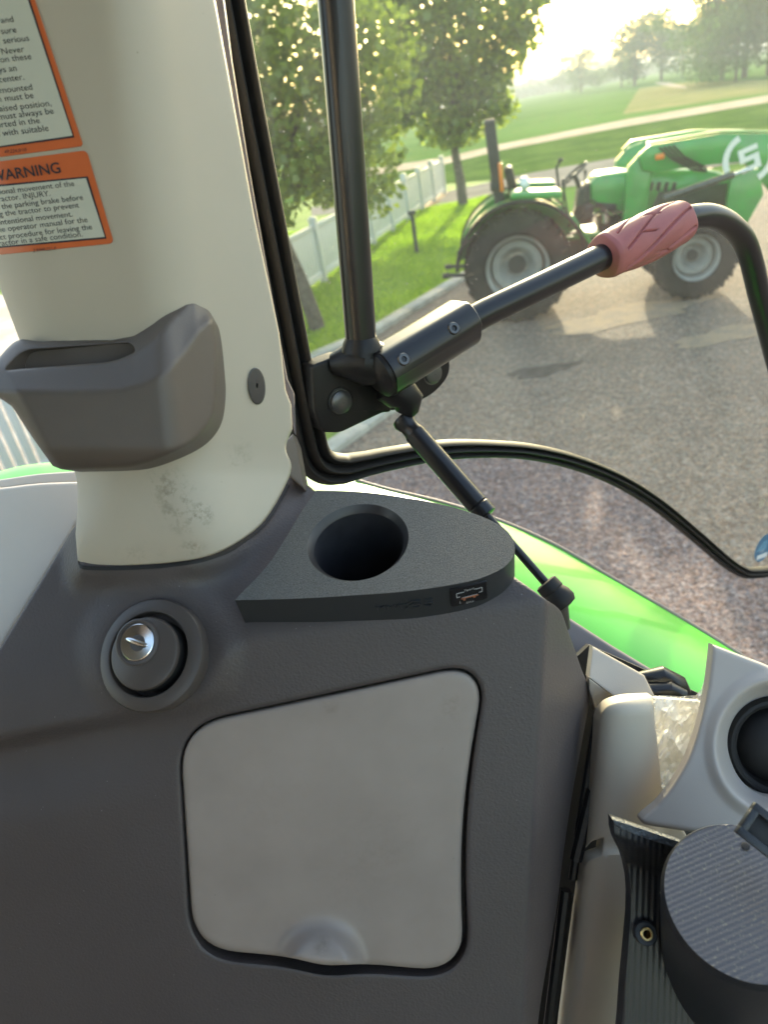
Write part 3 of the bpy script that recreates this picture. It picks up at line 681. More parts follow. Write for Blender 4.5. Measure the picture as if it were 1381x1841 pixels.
def text_mesh(name,s,size,mt,M_,parent,extr=.0008,align='CENTER',local=False,bend=None,offset=0.0,sx=1.0):
    cu=bpy.data.curves.new('t','FONT'); cu.body=s; cu.size=size; cu.align_x=align; cu.align_y='BOTTOM_BASELINE'; cu.extrude=extr; cu.offset=offset; cu.resolution_u=3
    ob=bpy.data.objects.new('t',cu); COL.objects.link(ob); bpy.context.view_layer.update()
    me=bpy.data.meshes.new_from_object(ob.evaluated_get(bpy.context.evaluated_depsgraph_get()))
    V=[Vector((v.co.x*sx,v.co.y,v.co.z)) for v in me.vertices]; F_=[list(p.vertices) for p in me.polygons]
    bpy.data.objects.remove(ob); bpy.data.curves.remove(cu); bpy.data.meshes.remove(me)
    V=[bend(v) for v in V] if bend else [M_@v for v in V]
    return mk(name,V,F_,mt,parent,False,local)
# white numeral with two arcs around it on the near loader arm
Me=Matrix(((1,0,0,2.72),(0,0,-1,.157),(0,1,0,1.53),(0,0,0,1)))
mb=MB(); Mg=Me@Matrix.Rotation(R(16),4,'Z')@Matrix.Translation((.0,-.01,0))
mb.prism([(-.10,.13),(.11,.13),(.11,.075),(-.04,.075),(-.04,.035),(.11,.035),(.11,-.13),(-.10,-.13),(-.10,-.075),(.05,-.075),(.05,-.02),(-.10,-.02)],Mg,0,.0015)
mb.build('decal_numeral',M['twhite'],a1,local=True)
for a0,a1_ in ((118,208),(-62,28)):
    mb=MB(); n=20; v=[];f=[]
    for i in range(n+1):
        a=R(a0+(a1_-a0)*i/n)
        for r in (.22,.285): v.append(Me@Vector((r*math.cos(a),r*math.sin(a),.001)))
    f=[(2*i,2*i+1,2*i+3,2*i+2) for i in range(n)]; mb.add(v,f); mb.build('decal_arc',M['twhite'],a1,local=True)
#PART3
# ================================================================== CAB
# --- planes of the moulded side console (camera-frame directions are only a drafting aid: everything is real geometry)
NT=np.array([-.127,.695,-.707]); NT/=np.linalg.norm(NT)
CT=np.array([(640-IW/2)*.57/FP,-(970-IH/2)*.57/FP,.57])
def pix(v): return (IW/2+v[0]/v[2]*FP, IH/2-v[1]/v[2]*FP, v[2])
def z_top(px,py,off=0.0): return zpl(px,py,pix(CT+NT*off),NT)
zt0=float(z_top(560,1118,-.028))
NF=np.array([-.03,-.10,-.99]); CFp=(560,1118,zt0)
def z_front(px,py): return zpl(px,py,CFp,NF)
def c3(px,py,z): return np.array([(px-IW/2)*z/FP,-(py-IH/2)*z/FP,z])
pa=c3(948,1700,float(z_front(948,1700))); pb=c3(975,1200,float(z_front(975,1200)))
ed=(pb-pa)/np.linalg.norm(pb-pa); rec=np.array([.52,0,.854]); NS=np.cross(ed,rec); NS/=np.linalg.norm(NS)
if NS[2]>0: NS=-NS
def z_side(px,py): return zpl(px,py,pix(pb),NS)
PIL_BASE=t2(cat([(140,1016),(135,960),(138,900),(150,850)],6))+[(300,780),(505,760)]+t2(cat([(520,800),(521,850),(478,930),(430,975),(380,1000),(300,1014),(220,1018),(140,1016)],8))[:-1]
LOCK=(273,1177)
def z_console(px,py,body=False):
    px=np.asarray(px,float); py=np.asarray(py,float)
    zt=z_top(px,py,-.028); zf=z_front(px,py); zs=z_side(px,py)
    # the shelf left of the printed insert leans less
    w=sstep(470,330,px)
    zt=zt*(1-w)+(zt*.35+zf*.65+.012)*w
    z=smax(zt,zf,.012); z=smax(z,zs,.005)
    # crease running from the left edge towards the lid
    ycr=1345-.20*px+.00002*px*px
    amp=.017*sstep(470,60,px)
    z=z+amp*sstep(-26,10,py-ycr)-amp*.75*sstep(14,150,py-ycr)
    # flare round the pillar foot
    d=np.reshape(-poly_sd(px,py,PIL_BASE),px.shape); d=np.clip(d,0,None)
    z=z-.016*np.exp(-(d/34.0)**2)*sstep(100,150,px)*1.0
    # raised boss round the lock
    dl=np.hypot((px-LOCK[0]-14)/1.08,py-LOCK[1]+6)
    z=z-.005*sstep(150,100,dl)
    # seat of the lid slightly sunk near its edge
    return z
con=empty('side_console',tuple(P(560,1300,.56))); tag(con,'dark grey moulded side console with storage lid and key lock below the pillar','cab console')
LID=rpoly([(322,1307,88),(869,1190,85),(829,1748,82),(348,1704,78)],10)
def bulge(L):
    out=[]
    n=len(L)
    for i in range(n):
        a=np.array(L[i]);b=np.array(L[(i+1)%n]); k=max(1,int(np.linalg.norm(b-a)/10))
        for j in range(k):
            p=a+(b-a)*j/k; out.append(p)
    res=[]
    for p in out:
        x,y=p
        if y>1690 and 490<x<680:
            y+=9*math.exp(-((x-585)/52.0)**2)
        if x>800 and 1250<y<1700: x-=16*math.sin(math.pi*(y-1250)/450)*1.0
        res.append((float(x),float(y)))
    return res
LIDO=bulge(LID)
HOLE=bulge(rpoly([(319,1304,90),(873,1186,87),(840,1757,92),(343,1718,88)],10))
HOLE=[(x,y+ (5*math.exp(-((x-585)/300.0)**2) if y>1690 else 0)) for x,y in HOLE]
CON_OUT=[(-330,1704),(135,943),(150,905),(300,880),(470,880),(515,852)]+[(522,851),(545,868),(562,882)]+[(640,905),(760,925),(850,955),(900,985),(915,1030),(960,1062)]+t2(cat([(985,1080),(1008,1098),(1022,1135),(1045,1200),(1060,1250),(1046,1339),(1030,1425),(1014,1531),(999,1649),(975,1786),(960,1900),(925,2150)],5))+[(-330,2150)]
CUPR=.0412
def to_px(w):
    d=np.array(w)-CC; x,y,z=d@CR,d@CU,d@CF; return (IW/2+x/z*FP,IH/2-y/z*FP)
_F=frame(P(640,970,.57),cam_vec(NT))
_N=Vector(cam_vec(NT)).normalized(); _d=Vector(rayd(643,972)); _t=(Vector(P(640,970,.57))-Vector(CC)).dot(_N)/_d.dot(_N); _p=_F.inverted()@(Vector(CC)+_d*_t)
CUPHOLE=[to_px(_F@Vector((_p.x+(CUPR-.0045)*math.cos(2*math.pi*k/48),_p.y+(CUPR-.0045)*math.sin(2*math.pi*k/48),-.027))) for k in range(48)]
body=relief('console_body',CON_OUT,z_console,M['console'],con,grid=7,thick=.03,edge=.002,holes=[HOLE,CUPHOLE],hedge=.0035,hthick=.022)
relief('lid_recess',[(280,1150),(900,1150),(890,1800),(300,1800)],lambda x,y:z_console(x,y)+.018,M['shadowgap'],con,grid=20,thick=0,edge=0)
def z_lid(px,py):
    z=z_front(px,py)+.0015
    r=np.hypot((px-578)/88.0,(py-1760)/128.0)
    dome=sstep(1.0,.55,r)
    z=z-dome*.028*sstep(1625,1740,py)
    return z
lid=relief('storage_lid',LIDO,z_lid,M['lid'],con,grid=7,thick=.012,edge=.0042); lid['label']='lighter grey lid with a finger scoop'
rl=con.location
for (x,y,r_,st_k,th_) in ((592,1270,.010,.35,.45),(815,1270,.014,.35,.48),(690,1500,.05,.10,.5),(500,1440,.06,.08,.52),(578,1700,.010,.5,.46),(640,1580,.05,.10,.5)):
    stain(M['lid'],P(x,y,float(z_lid(x,y))),rl,r_,(.10,.075,.055),st_k,70,th_)
specks(M['console'],75,.035,(.30,.29,.28),.45); specks(M['lid'],60,.022,(.03,.03,.03),.6)
# --- key lock
def lathe_obj(name,prof,px,py,z,N,mt,parent,seg=64,h=0.0,close=False):
    C=Vector(P(px,py,z)); Nn=Vector(cam_vec(N)).normalized(); mb=MB(); mb.lathe(prof,frame(C+Nn*h,Nn),seg,close); return mb.build(name,mt,parent)
NL=np.array([-.20,.28,-.94]); zl=float(z_console(LOCK[0],LOCK[1]))-.006
CL=Vector(P(LOCK[0],LOCK[1],zl)); NLw=Vector(cam_vec(NL)).normalized(); FL=frame(CL,NLw)
lk=MB(); lk.lathe([(.0440,-.010),(.0440,.001),(.0430,.0028),(.0410,.0036),(.0345,.0062),(.0332,.0060),(.0324,.0045),(.0320,-.014)],FL,80)
lring=lk.build('lock_ring',M['ring'],con)
mb=MB(); mb.lathe([(.0323,-.013),(.001,-.013)],FL,40); mb.build('ring_well',M['shadowgap'],lring)
def off(M_,x,y,h): return M_@Matrix.Translation((x,y,h))
mb=MB(); mb.lathe([(.0278,-.013),(.0280,.0095)],FL,72); csk=mb
cap=MB(); cap.lathe([(.0281,.0092),(.0283,.010),(.0274,.0125),(.0262,.0132),(.001,.0136)],off(FL,0,.0,0),72); ck=cap.build('lock_cap',M['ring'],con)
Fc=off(FL,-.0065,.0080,.0134)
csk.build('shaded_cap_skirt',M['shadowgap'],ck)  # side wall of the cap, coloured black for the shade around it
mb=MB(); mb.lathe([(.0185,-.002),(.0182,.0006),(.0170,.0012),(.0150,.0008),(.0146,-.001)],Fc,60); mb.build('bezel',M['ring'],ck)
mb=MB(); mb.lathe([(.0144,-.0005),(.0142,.0006),(.0136,.0010),(.0090,.0004),(.0045,-.0002),(.001,-.0004)],Fc,60); ch=mb.build('lock_disc',M['chrome'],ck)
b=bmesh.new(); bmesh.ops.create_uvsphere(b,u_segments=20,v_segments=12,radius=1); bmesh.ops.scale(b,vec=(.0102,.0022,.0016),verts=b.verts)
Fk=Fc@Matrix.Rotation(R(-14),4,'Z')
mb=MB(); mb.bm(b,off(Fk,0,0,.0007)); mb.build('key_slot',M['steelbright'] if 'steelbright' in M else M['chrome'],ch)
mb=MB(); mb.box((0,-.0017,.0006),(.016,.0012,.0008),Fk,.0003); mb.build('slot_shadow',M['shadowgap'],ch)

ft=t2(cat([(139,1008),(150,1017),(220,1018),(300,1013),(372,1001),(430,973),(478,931),(515,868)],6))
fo=[(x+(2 if x<400 else 5),y+(7 if x<430 else 5)) for x,y in ft]
relief('foot_shade',ft+fo[::-1],lambda x,y:z_console(x,y)-.0012,M['shadowgap'],con,grid=5,thick=.002,edge=0)  # dark strip laid on the console as the shadow under the pillar
# --- pillar
ZC=float(z_console(300,1016))
def z_vert(px,py,x0,y0,z0):
    """depth of the world-vertical plane that faces the camera and holds pixel (x0,y0,z0)"""
    n=CF.copy(); n[2]=0; n/=np.linalg.norm(n)
    N=-np.array([n@CR,n@CU,n@CF]); return zpl(px,py,(x0,y0,z0),N)
def interp(y,ys,xs): return np.interp(y,ys,xs)
PY=[-560,0,300,520,600,850,1018]
PXL=[-405,-195,-82,0,30,133,140]; PXC=[150,238,272,300,310,345,400]
def z_pillar(px,py):
    px=np.asarray(px,float); py=np.asarray(py,float)
    zb=z_vert(px*0+690,py,300,1016,ZC-.004); zb=zb*.93+.07*ZC
    xl=interp(py,PY,PXL); xc=interp(py,PY,PXC)
    fl=sstep(800,1010,py)*.018   # foot kicks out
    a=zb+(xc-px)*.00005
    bpl=zb+(px-xc)*.00042
    z=smax(a,bpl,.030)
    # rounded left flank
    wl=np.clip(1-(px-xl)/95.0,0,1); z=z+.030*(1-np.sqrt(np.maximum(1-wl**2,0)))*(1-.85*sstep(860,1000,py))
    z=z-.002-fl
    return z
PIL_OUT=[(-405,-560),(283,-560),(385,0),(455,385),(500,595),(508,665),(512,700),(522,726)]+t2(cat([(524,770),(512,805),(521,848),(478,930),(430,972),(372,1000),(300,1012),(220,1017)],6))+[(150,1017),(139,1008)]+t2(cat([(135,960),(139,900),(134,850),(100,770),(60,680),(30,600),(0,520),(-82,300),(-195,0)],4))
pil=empty('pillar_cover',tuple(P(300,900,.58))); tag(pil,'tall pale cream moulded cover of the cab pillar rising from the console','pillar')
cream2=mat('stained pillar plastic',(.475,.425,.34),.48,var=.03,vscale=5,bump=1100,bstr=.2,bdist=.0002)
relief('cover',PIL_OUT,z_pillar,cream2,pil,grid=9,thick=.006,edge=.0015)
rp=pil.location
for (x,y,r_,k_,sq) in ((295,868,.022,.6,(1,1,1)),(330,915,.030,.6,(1,1,1)),(362,925,.014,.8,(1,1,1)),(345,985,.016,.6,(1,1,1.6)),(250,1000,.03,.3,(1,1,1.8)),(430,820,.02,.3,(1,1,1))):
    stain(cream2,P(x,y,float(z_pillar(x,y))),rp,r_,(.16,.14,.09),k_,95,.52,sq)
specks(cream2,45,.02,(.10,.09,.06),.6)
# screw plug
zq=float(z_pillar(461,694))
PLUG=[(461+15.5*math.cos(2*math.pi*k/40)*1.0+2.0*math.sin(2*math.pi*k/40),694+33*math.sin(2*math.pi*k/40)) for k in range(40)]
PIN=[(462+2.2*math.cos(2*math.pi*k/16),693+5*math.sin(2*math.pi*k/16)) for k in range(16)]
pg=relief('screw_plug',PLUG,lambda x,y:z_pillar(x,y)-.0022-.0012*np.clip(1-np.hypot((x-461)/15.0,(y-694)/32.0),0,1),mat('plug plastic',(.06,.055,.052),.42),pil,grid=4,thick=.004,edge=.0010,holes=[PIN],hedge=.0004,hthick=.003)
relief('plug_hole',PIN,lambda x,y:z_pillar(x,y)-.0004,M['shadowgap'],pg,grid=3,thick=0,edge=0)
# --- storage tray on the pillar
TR_OUT=t2(cat([(-40,668),(-10,650),(30,612),(78,614),(150,606),(235,590),(300,560),(335,541),(357,538)],5))+t2(cat([(372,548),(385,585),(389,640),(388,715),(378,758),(352,790),(310,814),(250,836),(200,842),(110,844)],5))+[(94,838),(60,790),(20,730),(-40,690)]
ZP=float(z_pillar(180,640))
def seg_y(px,pts): return np.interp(px,[p[0] for p in pts],[p[1] for p in pts])
L1=[(-60,666),(0,663),(120,658),(200,652),(240,640),(275,614),(310,575),(335,550),(350,541),(395,560)]
L2=[(-60,706),(0,703),(120,706),(215,703),(262,690),(300,668),(330,635),(352,600),(372,580),(395,575)]
SLOT=rpoly([(5,667,22),(42,629,20),(236,616,24),(245,632,12),(205,650,30),(30,664,20)],6)
def z_tray(px,py):
    px=np.asarray(px,float); py=np.asarray(py,float)
    y1=seg_y(px,L1); y2=seg_y(px,L2)
    front=ZP-.040+ (py-700)*.00007
    pr_=front+(px-(300+(py-700)*.12))*.00050; z=smax(front,pr_,.010)
    # chamfer band tips back towards the rim
    u=np.clip((y2-py)/np.maximum(y2-y1,6),0,1.0); z=z+.015*u
    # top face runs back to the pillar
    up=np.clip(y1-py,0,None); z=z+up*.00062+.004*0
    # right flank runs back to the pillar
    # left end
    lx=np.clip(30+(py-700)*.55-px,0,None); z=z+lx*.0002
    lo=np.clip(py-800,0,None); z=z+lo*lo*.000006
    return z
tray=relief('storage_tray',TR_OUT,z_tray,M['tray'],pil,grid=6,thick=.03,edge=.0035,holes=[SLOT],hedge=.002,hthick=.03)
relief('tray_well',rpoly([(-2,672,22),(38,622,20),(240,609,24),(252,634,12),(208,656,30),(30,672,20)],6),lambda x,y:np.minimum(z_tray(x*0+100,y*0+690)+.034,z_pillar(x,y)-.003),M['tray'],tray,grid=20,thick=0,edge=0)

# --- warning stickers on the pillar
def bil(q,u,v):
    (a,b,c,d)=[np.array(t,float) for t in q]  # tl,tr,br,bl
    return a*(1-u)*(1-v)+b*u*(1-v)+c*u*v+d*(1-u)*v
def stick(name,q,label,white,thick_r=8):
    out=rpoly([(*q[0],thick_r),(*q[1],thick_r),(*q[2],thick_r),(*q[3],thick_r)],5)
    c=P(*np.mean(q,axis=0),float(z_pillar(*np.mean(q,axis=0))))
    e=empty(name,tuple(c)); tag(e,label,'warning label','orange warning labels on the pillar')
    lift=lambda d:(lambda x,y:z_pillar(x,y)-d)
    relief('backing',out,lift(.0006),M['orange'],e,grid=14,thick=.0005,edge=0)
    W=[white[0],white[1],white[2],white[3]]
    relief('border',W,lift(.0009),M['ink'],e,grid=14,thick=0,edge=0)
    cx,cy=np.mean(W,axis=0); 
    Wi=[(x+(-3.2 if x>cx else 3.2),y+(-3.2 if y>cy else 3.2)) for x,y in W]
    relief('text_panel',Wi,lift(.0011),M['labelwhite'],e,grid=14,thick=0,edge=0)
    return e
def line(parent,s,ex,ey,size,slope,sx=.95,name='lettering',mt='ink',off_=.0,shear=0.0):
    """lettering ends (right edge) at pixel ex,ey; size in px"""
    ca,sa=1/math.hypot(1,slope),slope/math.hypot(1,slope)
    def bend(v):
        x=v.x*ca; y=v.y
        px=ex+x+shear*y; py=ey-v.x*sa*(-1)*(-1)+0-y
        w=P(px,py,float(z_pillar(px,py))-.0013); return Vector(w)
    return text_mesh(name,s,size,M[mt],None,parent,0,'RIGHT',False,bend,off_,sx)
s1=stick('warning_label',[(-150,-80),(34,-84),(149,262),(-48,288)],'upper orange framed warning label, cut off by the top left corner',[(-140,-80),(26,-84),(133,247),(-42,271)],8)
for s,x,y in (('and',25,39),('sure',30,58),('serious',53,73),('Never',44,93),('on these',57,106),('ys an',31,127),('center.',44,143),
    ('mounted',59,161),('h must be',61,176),('aised position,',93,190),('must always be',97,204),('orted in the',72,221),('n with suitable',88,235)):
    line(s1,s,x,y,15.8,.115,1.04,shear=-.28,off_=.0)
line(s1,'49.224.0/10',47,272,9,.10,.95,'serial_number')
s2=stick('warning_label',[(-48,296),(155,270),(204,437),(-6,458)],'lower orange label headed WARNING, just above the storage tray',[(-34,335),(157,317),(191,429),(-4,446)],10)
line(s2,'WARNING',111,310,27,.13,.98,'heading',off_=.35,shear=-.28)
for s,x,y in (('ional movement of the',134,336),('ractor. INJURY.',91,354),('the parking brake before',150,361),('ng the tractor to prevent',142,375),('intentional movement.',131,391),('the operator manual for the',158,401),('ect procedure for leaving the',166,414),('ractor in a safe condition.',149,427)):
    line(s2,s,x,y-2.0,14.2,.115,1.04,shear=-.28)
line(s2,'2.9949.221.0',100,449,8.5,.11,.95,'serial_number')

# --- pale side panel, gap trim and fin left and right of the pillar
zpn=lambda x,y: z_front(x,y)*0+ z_top(x,y,-.05)*.45+.62*.55
relief('side_panel',[(-420,915)]+t2(cat([(-420,915),(-60,880),(0,877),(70,869),(145,866)],4))+[(160,950),(138,942),(-330,1704),(-420,1800)],zpn,M['pale'],None,grid=12,thick=.02,edge=.003)
o=bpy.data.objects['side_panel']; o.name='cab_panel'; tag(o,'light grey cab panel at the left, behind the pillar foot','cab panel')
o=relief('window_ledge',t2(cat([(-60,868),(0,862),(70,852),(160,846)],4))+[(160,867),(70,871),(0,879),(-60,886)],lambda x,y:zpn(x,y)+.012,M['pale'],None,grid=12,thick=.03,edge=.002); tag(o,'narrow grey ledge under the left window','window ledge')
fin=relief('corner_trim',[(498,812),(508,800),(526,780),(534,800),(549,882),(515,852)],lambda x,y:z_pillar(x*0+500,y*0+830)+.02+(x-500)*.0004,M['tray'],None,grid=6,thick=.03,edge=.002); tag(fin,'small grey pointed trim piece between pillar and window seal','trim')
# strip of cab frame beside the pillar
def z_edge(px,py): return z_pillar(interp(py,[-560,0,385,595,700],[283,385,455,500,510]),py)+.035+0*px
fs=relief('frame_strip',[(281,-560),(297,-560),(398,-20),(414,100),(446,300),(478,480),(500,600),(515,680),(527,705),(530,780),(508,700),(492,595),(440,385),(384,0)],lambda x,y:z_edge(x,y)+.03,mat('grey frame strip',(.13,.11,.12),.6,bump=300,bstr=.3),None,grid=8,thick=.01,edge=.001); tag(fs,'thin grey frame strip squeezed between pillar and black seal','frame strip')

# --- 3D printed cup holder
cupr=.0412
hold=empty('cup_holder',tuple(P(640,970,.57))); tag(hold,'dark speckled 3D printed cup holder tray wedged beside the pillar foot','cup holder')
FT_=frame(P(640,970,.57),cam_vec(NT))
def onplane(px,py,Mf,h=0.0):
    """local xy of the point where a pixel's ray meets the frame's plane"""
    N=Vector((Mf[0][2],Mf[1][2],Mf[2][2])); C=Vector((Mf[0][3],Mf[1][3],Mf[2][3]))+N*h
    d=Vector(rayd(px,py)); o_=Vector(CC); t=(C-o_).dot(N)/d.dot(N); p=Mf.inverted()@(o_+d*t); return (p.x,p.y)
HO=[(568,882)]+t2(cat([(568,882),(640,884),(720,893),(800,908),(860,926),(900,945),(920,965),(926,988),(915,1012),(888,1030),(840,1046),(740,1062),(640,1070),(540,1076),(422,1079)],5))[1:]+t2(cat([(432,1068),(478,1020),(515,965),(542,920),(564,888)],3))
ho=[onplane(x,y,FT_) for x,y in HO]
hc=onplane(643,972,FT_); 
circ=[(hc[0]+cupr*math.cos(2*math.pi*k/72),hc[1]+cupr*math.sin(2*math.pi*k/72)) for k in range(72)]
def loc_plate(outl,hole,Mf,zoff=0.0):
    pts=[Vector(p) for p in outl]+[Vector(p) for p in hole]; n=len(outl); mh=len(hole)
    ed=[(i,(i+1)%n) for i in range(n)]+[(n+i,n+(i+1)%mh) for i in range(mh)]
    vv,ee,ff,ov,oe,of=delaunay_2d_cdt(pts,ed,[],0,1e-7)
    V=np.array([(v.x,v.y) for v in vv]); F_=np.array([f for f in ff if len(f)==3]); cen=V[F_].mean(1)
    k=(poly_sd(cen[:,0],cen[:,1],outl)>0)&(poly_sd(cen[:,0],cen[:,1],hole)<0)
    return [Mf@Vector((x,y,zoff)) for x,y in V],[tuple(f) for f in F_[k]]
V,F_=loc_plate(ho,circ,FT_)
mk('top_plate',V,F_,M['print'],hold,False)
n=len(ho); v=[];f=[]
inset=.0012
for h in (0,-.0008,-.040):
    for (x,y) in ho: v.append(FT_@Vector((x,y,h)))
for r_ in range(2):
    for i in range(n): j=(i+1)%n; f.append((r_*n+i,r_*n+j,(r_+1)*n+j,(r_+1)*n+i))
mk('side_wall',v,f,M['printside'],hold,True,angle=40)
mb=MB(); Fh=off(FT_,hc[0],hc[1],0); mb.lathe([(cupr,0),(cupr-.0045,-.0055),(cupr-.0050,-.0065),(cupr-.0058,-.130),(.001,-.130)],Fh,72); mb.build('cup_well',mat('printed well',(.022,.023,.028),.35,bump=200,bstr=.1,var=.2,vscale=40),hold)
# usb socket and embossed lettering on the front wall
def wall_frame(px,py,pxl,pxr):
    a=Vector(FT_@Vector((*onplane(pxl[0],pxl[1],FT_),0))); b_=Vector(FT_@Vector((*onplane(pxr[0],pxr[1],FT_),0)))
    x=(b_-a).normalized(); up=Vector(cam_vec(NT)).normalized(); N=x.cross(up).normalized()
    if N.dot(Vector(CF))>0: N=-N
    y=N.cross(x); C=Vector(P(px,py,1.0))-Vector(CC); d=C; t=(a-Vector(CC)).dot(N)/d.dot(N); Cc=Vector(CC)+d*t
    Mf=Matrix.Identity(4)
    for i in range(3): Mf[i][0]=x[i]; Mf[i][1]=y[i]; Mf[i][2]=N[i]; Mf[i][3]=Cc[i]
    return Mf
FU=wall_frame(843,1066,(800,1054),(880,1034))@Matrix.Diagonal((1.2,1.2,1,1))
usb=empty('usb_socket',FU.translation); tag(usb,'small black USB charging socket set in the front wall of the cup holder','USB socket')
mb=MB(); mb.prism(rpoly([(-.0118,-.0085,.0012),(.0118,-.0085,.0012),(.0118,.0095,.0012),(-.0118,.0095,.0012)],3),FU,-.004,.0022,.0005); mb.build('face_plate',M['blackpaint'],usb)
mb=MB(); mb.prism(rpoly([(-.0056,.0016,.001),(.0056,.0016,.001),(.0056,.0038,.001),(-.0056,.0038,.001)],3),FU,.0022,.0026,0); mb.build('type_c_port',M['shadowgap'],usb)
mb=MB()
def fr(x0,y0,x1,y1,w,h=.0024):
    for c,d in (((x0+x1)/2,y0,),((x0+x1)/2,y1)),: pass
for (cx,cy,w,hh) in ((-.0058,.0048,.0050,.0003),(.0058,.0048,.0050,.0003),(-.0083,.0028,.0003,.0040),(.0083,.0028,.0003,.0040),(-.0072,.0008,.0022,.0003),(.0072,.0008,.0022,.0003),(0,-.0034+.0028,.010,.0002),(-.0065,-.0050,.0002,.0022)):
    mb.box((cx,cy,.0024),(w,hh,.0002),FU)
mb.build('port_outline',M['whiteink'],usb)
text_mesh('port_lettering','Type-C',.0022,M['whiteink'],FU@Matrix.Translation((0,.0052,.0024)),usb,0)
text_mesh('port_lettering','QC3.0',.0018,M['whiteink'],FU@Matrix.Translation((0,-.0074,.0024)),usb,0)
mb=MB(); mb.box((0,-.0028,.0023),(.0120,.0044,.0003),FU,.0001); mb.build('usb_port',M['shadowgap'],usb)
mb=MB(); mb.box((0,-.0014,.0026),(.0112,.0009,.0003),FU,.0001); mb.box((-.0036,-.0028,.0026),(.0016,.0016,.0003),FU); mb.box((.0030,-.0024,.0026),(.0016,.0016,.0003),FU); mb.build('port_tongue',M['usbred'],usb)
FM=wall_frame(720,1086,(660,1069),(780,1057))
text_mesh('embossed_lettering','MMTX',.0085,M['printside'],FM@Matrix.Translation((-.0045,-.0045,.0004)),hold,.0012,sx=1.25)
text_mesh('embossed_lettering','G5',.0125,M['printside'],FM@Matrix.Translation((.0150,-.0045,.0004)),hold,.0012,sx=1.45)
mb=MB(); mb.tube([FM@Vector((-.004,-.004,.0005)),FM@Vector((.004,.0075,.0005)),FM@Vector((.011,-.006,.0005))],.0006,6); mb.build('embossed_mark',M['printside'],hold)

# ================================================================== GLASS DOOR
DAZ=R(62)
DH=np.array([math.sin(DAZ),math.cos(DAZ),0]); DN=np.array([math.cos(DAZ),-math.sin(DAZ),0])  # towards the cab
D0=P(585,838,.80)
def gp(px,py,o=0.0):
    d=rayd(px,py); C=D0+DN*o; t=((C-CC)@DN)/(d@DN); return CC+d*t
FD=Matrix.Identity(4)
for i,vv_ in enumerate((DH,np.array([0,0,1.0]),DN,D0)):
    for j in range(3): FD[j][i]=vv_[j]
def dl(px,py,o=0.0):
    p=FD.inverted()@Vector(gp(px,py,o)); return (p.x,p.y)
door=empty('glass_door',tuple(D0)); tag(door,'tinted frameless glass door with black rubber seal, tube frame and red gripped handle','glass door')
EDGE=[(290,-600),(372,-130),(398,0),(432,180),(478,410),(520,620),(552,780)]
CORN=t2(cat([(552,780),(560,812),(572,832),(592,842),(620,843)],5))
BOT=t2(cat([(620,843),(700,825),(790,810),(870,807),(950,812),(1030,830),(1110,862),(1180,905),(1250,962),(1300,1005),(1328,1024),(1350,1030),(1400,1022),(1500,985),(1620,920),(1740,840)],7))
path=t2(cat(EDGE,6))+CORN[1:]+BOT[1:]
gpoly=[dl(x,y) for x,y in path]+[dl(1740,-500),]
def glass_mat():
    m=bpy.data.materials.new('tinted glass'); m.use_nodes=True; n=m.node_tree; n.nodes.clear()
    out=n.nodes.new('ShaderNodeOutputMaterial'); t=n.nodes.new('ShaderNodeBsdfTransparent'); t.inputs[0].default_value=(.93,.98,.86,1)
    g=n.nodes.new('ShaderNodeBsdfGlossy'); g.inputs['Roughness'].default_value=.01
    d=n.nodes.new('ShaderNodeBsdfTranslucent'); d.inputs[0].default_value=(.9,.9,.85,1); d2=n.nodes.new('ShaderNodeBsdfDiffuse'); d2.inputs[0].default_value=(.8,.8,.75,1)
    fr_=n.nodes.new('ShaderNodeFresnel'); fr_.inputs[0].default_value=1.45
    mu=n.nodes.new('ShaderNodeMath'); mu.operation='MULTIPLY'; mu.inputs[1].default_value=.7; n.links.new(fr_.outputs[0],mu.inputs[0])
    a=n.nodes.new('ShaderNodeMixShader'); n.links.new(mu.outputs[0],a.inputs[0]); n.links.new(t.outputs[0],a.inputs[1]); n.links.new(g.outputs[0],a.inputs[2])
    tc=n.nodes.new('ShaderNodeTexCoord'); no=n.nodes.new('ShaderNodeTexNoise'); no.inputs['Scale'].default_value=5; no.inputs['Detail'].default_value=8; no.inputs['Roughness'].default_value=.7; n.links.new(tc.outputs['Object'],no.inputs['Vector'])
    mr=n.nodes.new('ShaderNodeMapRange'); mr.inputs['From Min'].default_value=.3; mr.inputs['From Max'].default_value=.75; mr.inputs['To Min'].default_value=.014; mr.inputs['To Max'].default_value=.045; n.links.new(no.outputs[0],mr.inputs[0])
    # fine dust specks
    vo=n.nodes.new('ShaderNodeTexVoronoi'); vo.inputs['Scale'].default_value=90; n.links.new(tc.outputs['Object'],vo.inputs['Vector'])
    lt=n.nodes.new('ShaderNodeMath'); lt.operation='LESS_THAN'; lt.inputs[1].default_value=.07; n.links.new(vo.outputs['Distance'],lt.inputs[0])
    ml=n.nodes.new('ShaderNodeMath'); ml.operation='MULTIPLY_ADD'; ml.inputs[1].default_value=.22; n.links.new(lt.outputs[0],ml.inputs[0]); n.links.new(mr.outputs[0],ml.inputs[2])
    dd=n.nodes.new('ShaderNodeMixShader'); dd.inputs[0].default_value=.4; n.links.new(d.outputs[0],dd.inputs[1]); n.links.new(d2.outputs[0],dd.inputs[2])
    b=n.nodes.new('ShaderNodeMixShader'); n.links.new(ml.outputs[0],b.inputs[0]); n.links.new(a.outputs[0],b.inputs[1]); n.links.new(dd.outputs[0],b.inputs[2])
    n.links.new(b.outputs[0],out.inputs[0]); return m
M['glass']=glass_mat()
mk('glass_pane',[FD@Vector((x,y,0)) for x,y in gpoly],[tuple(range(len(gpoly)))],M['glass'],door,False)
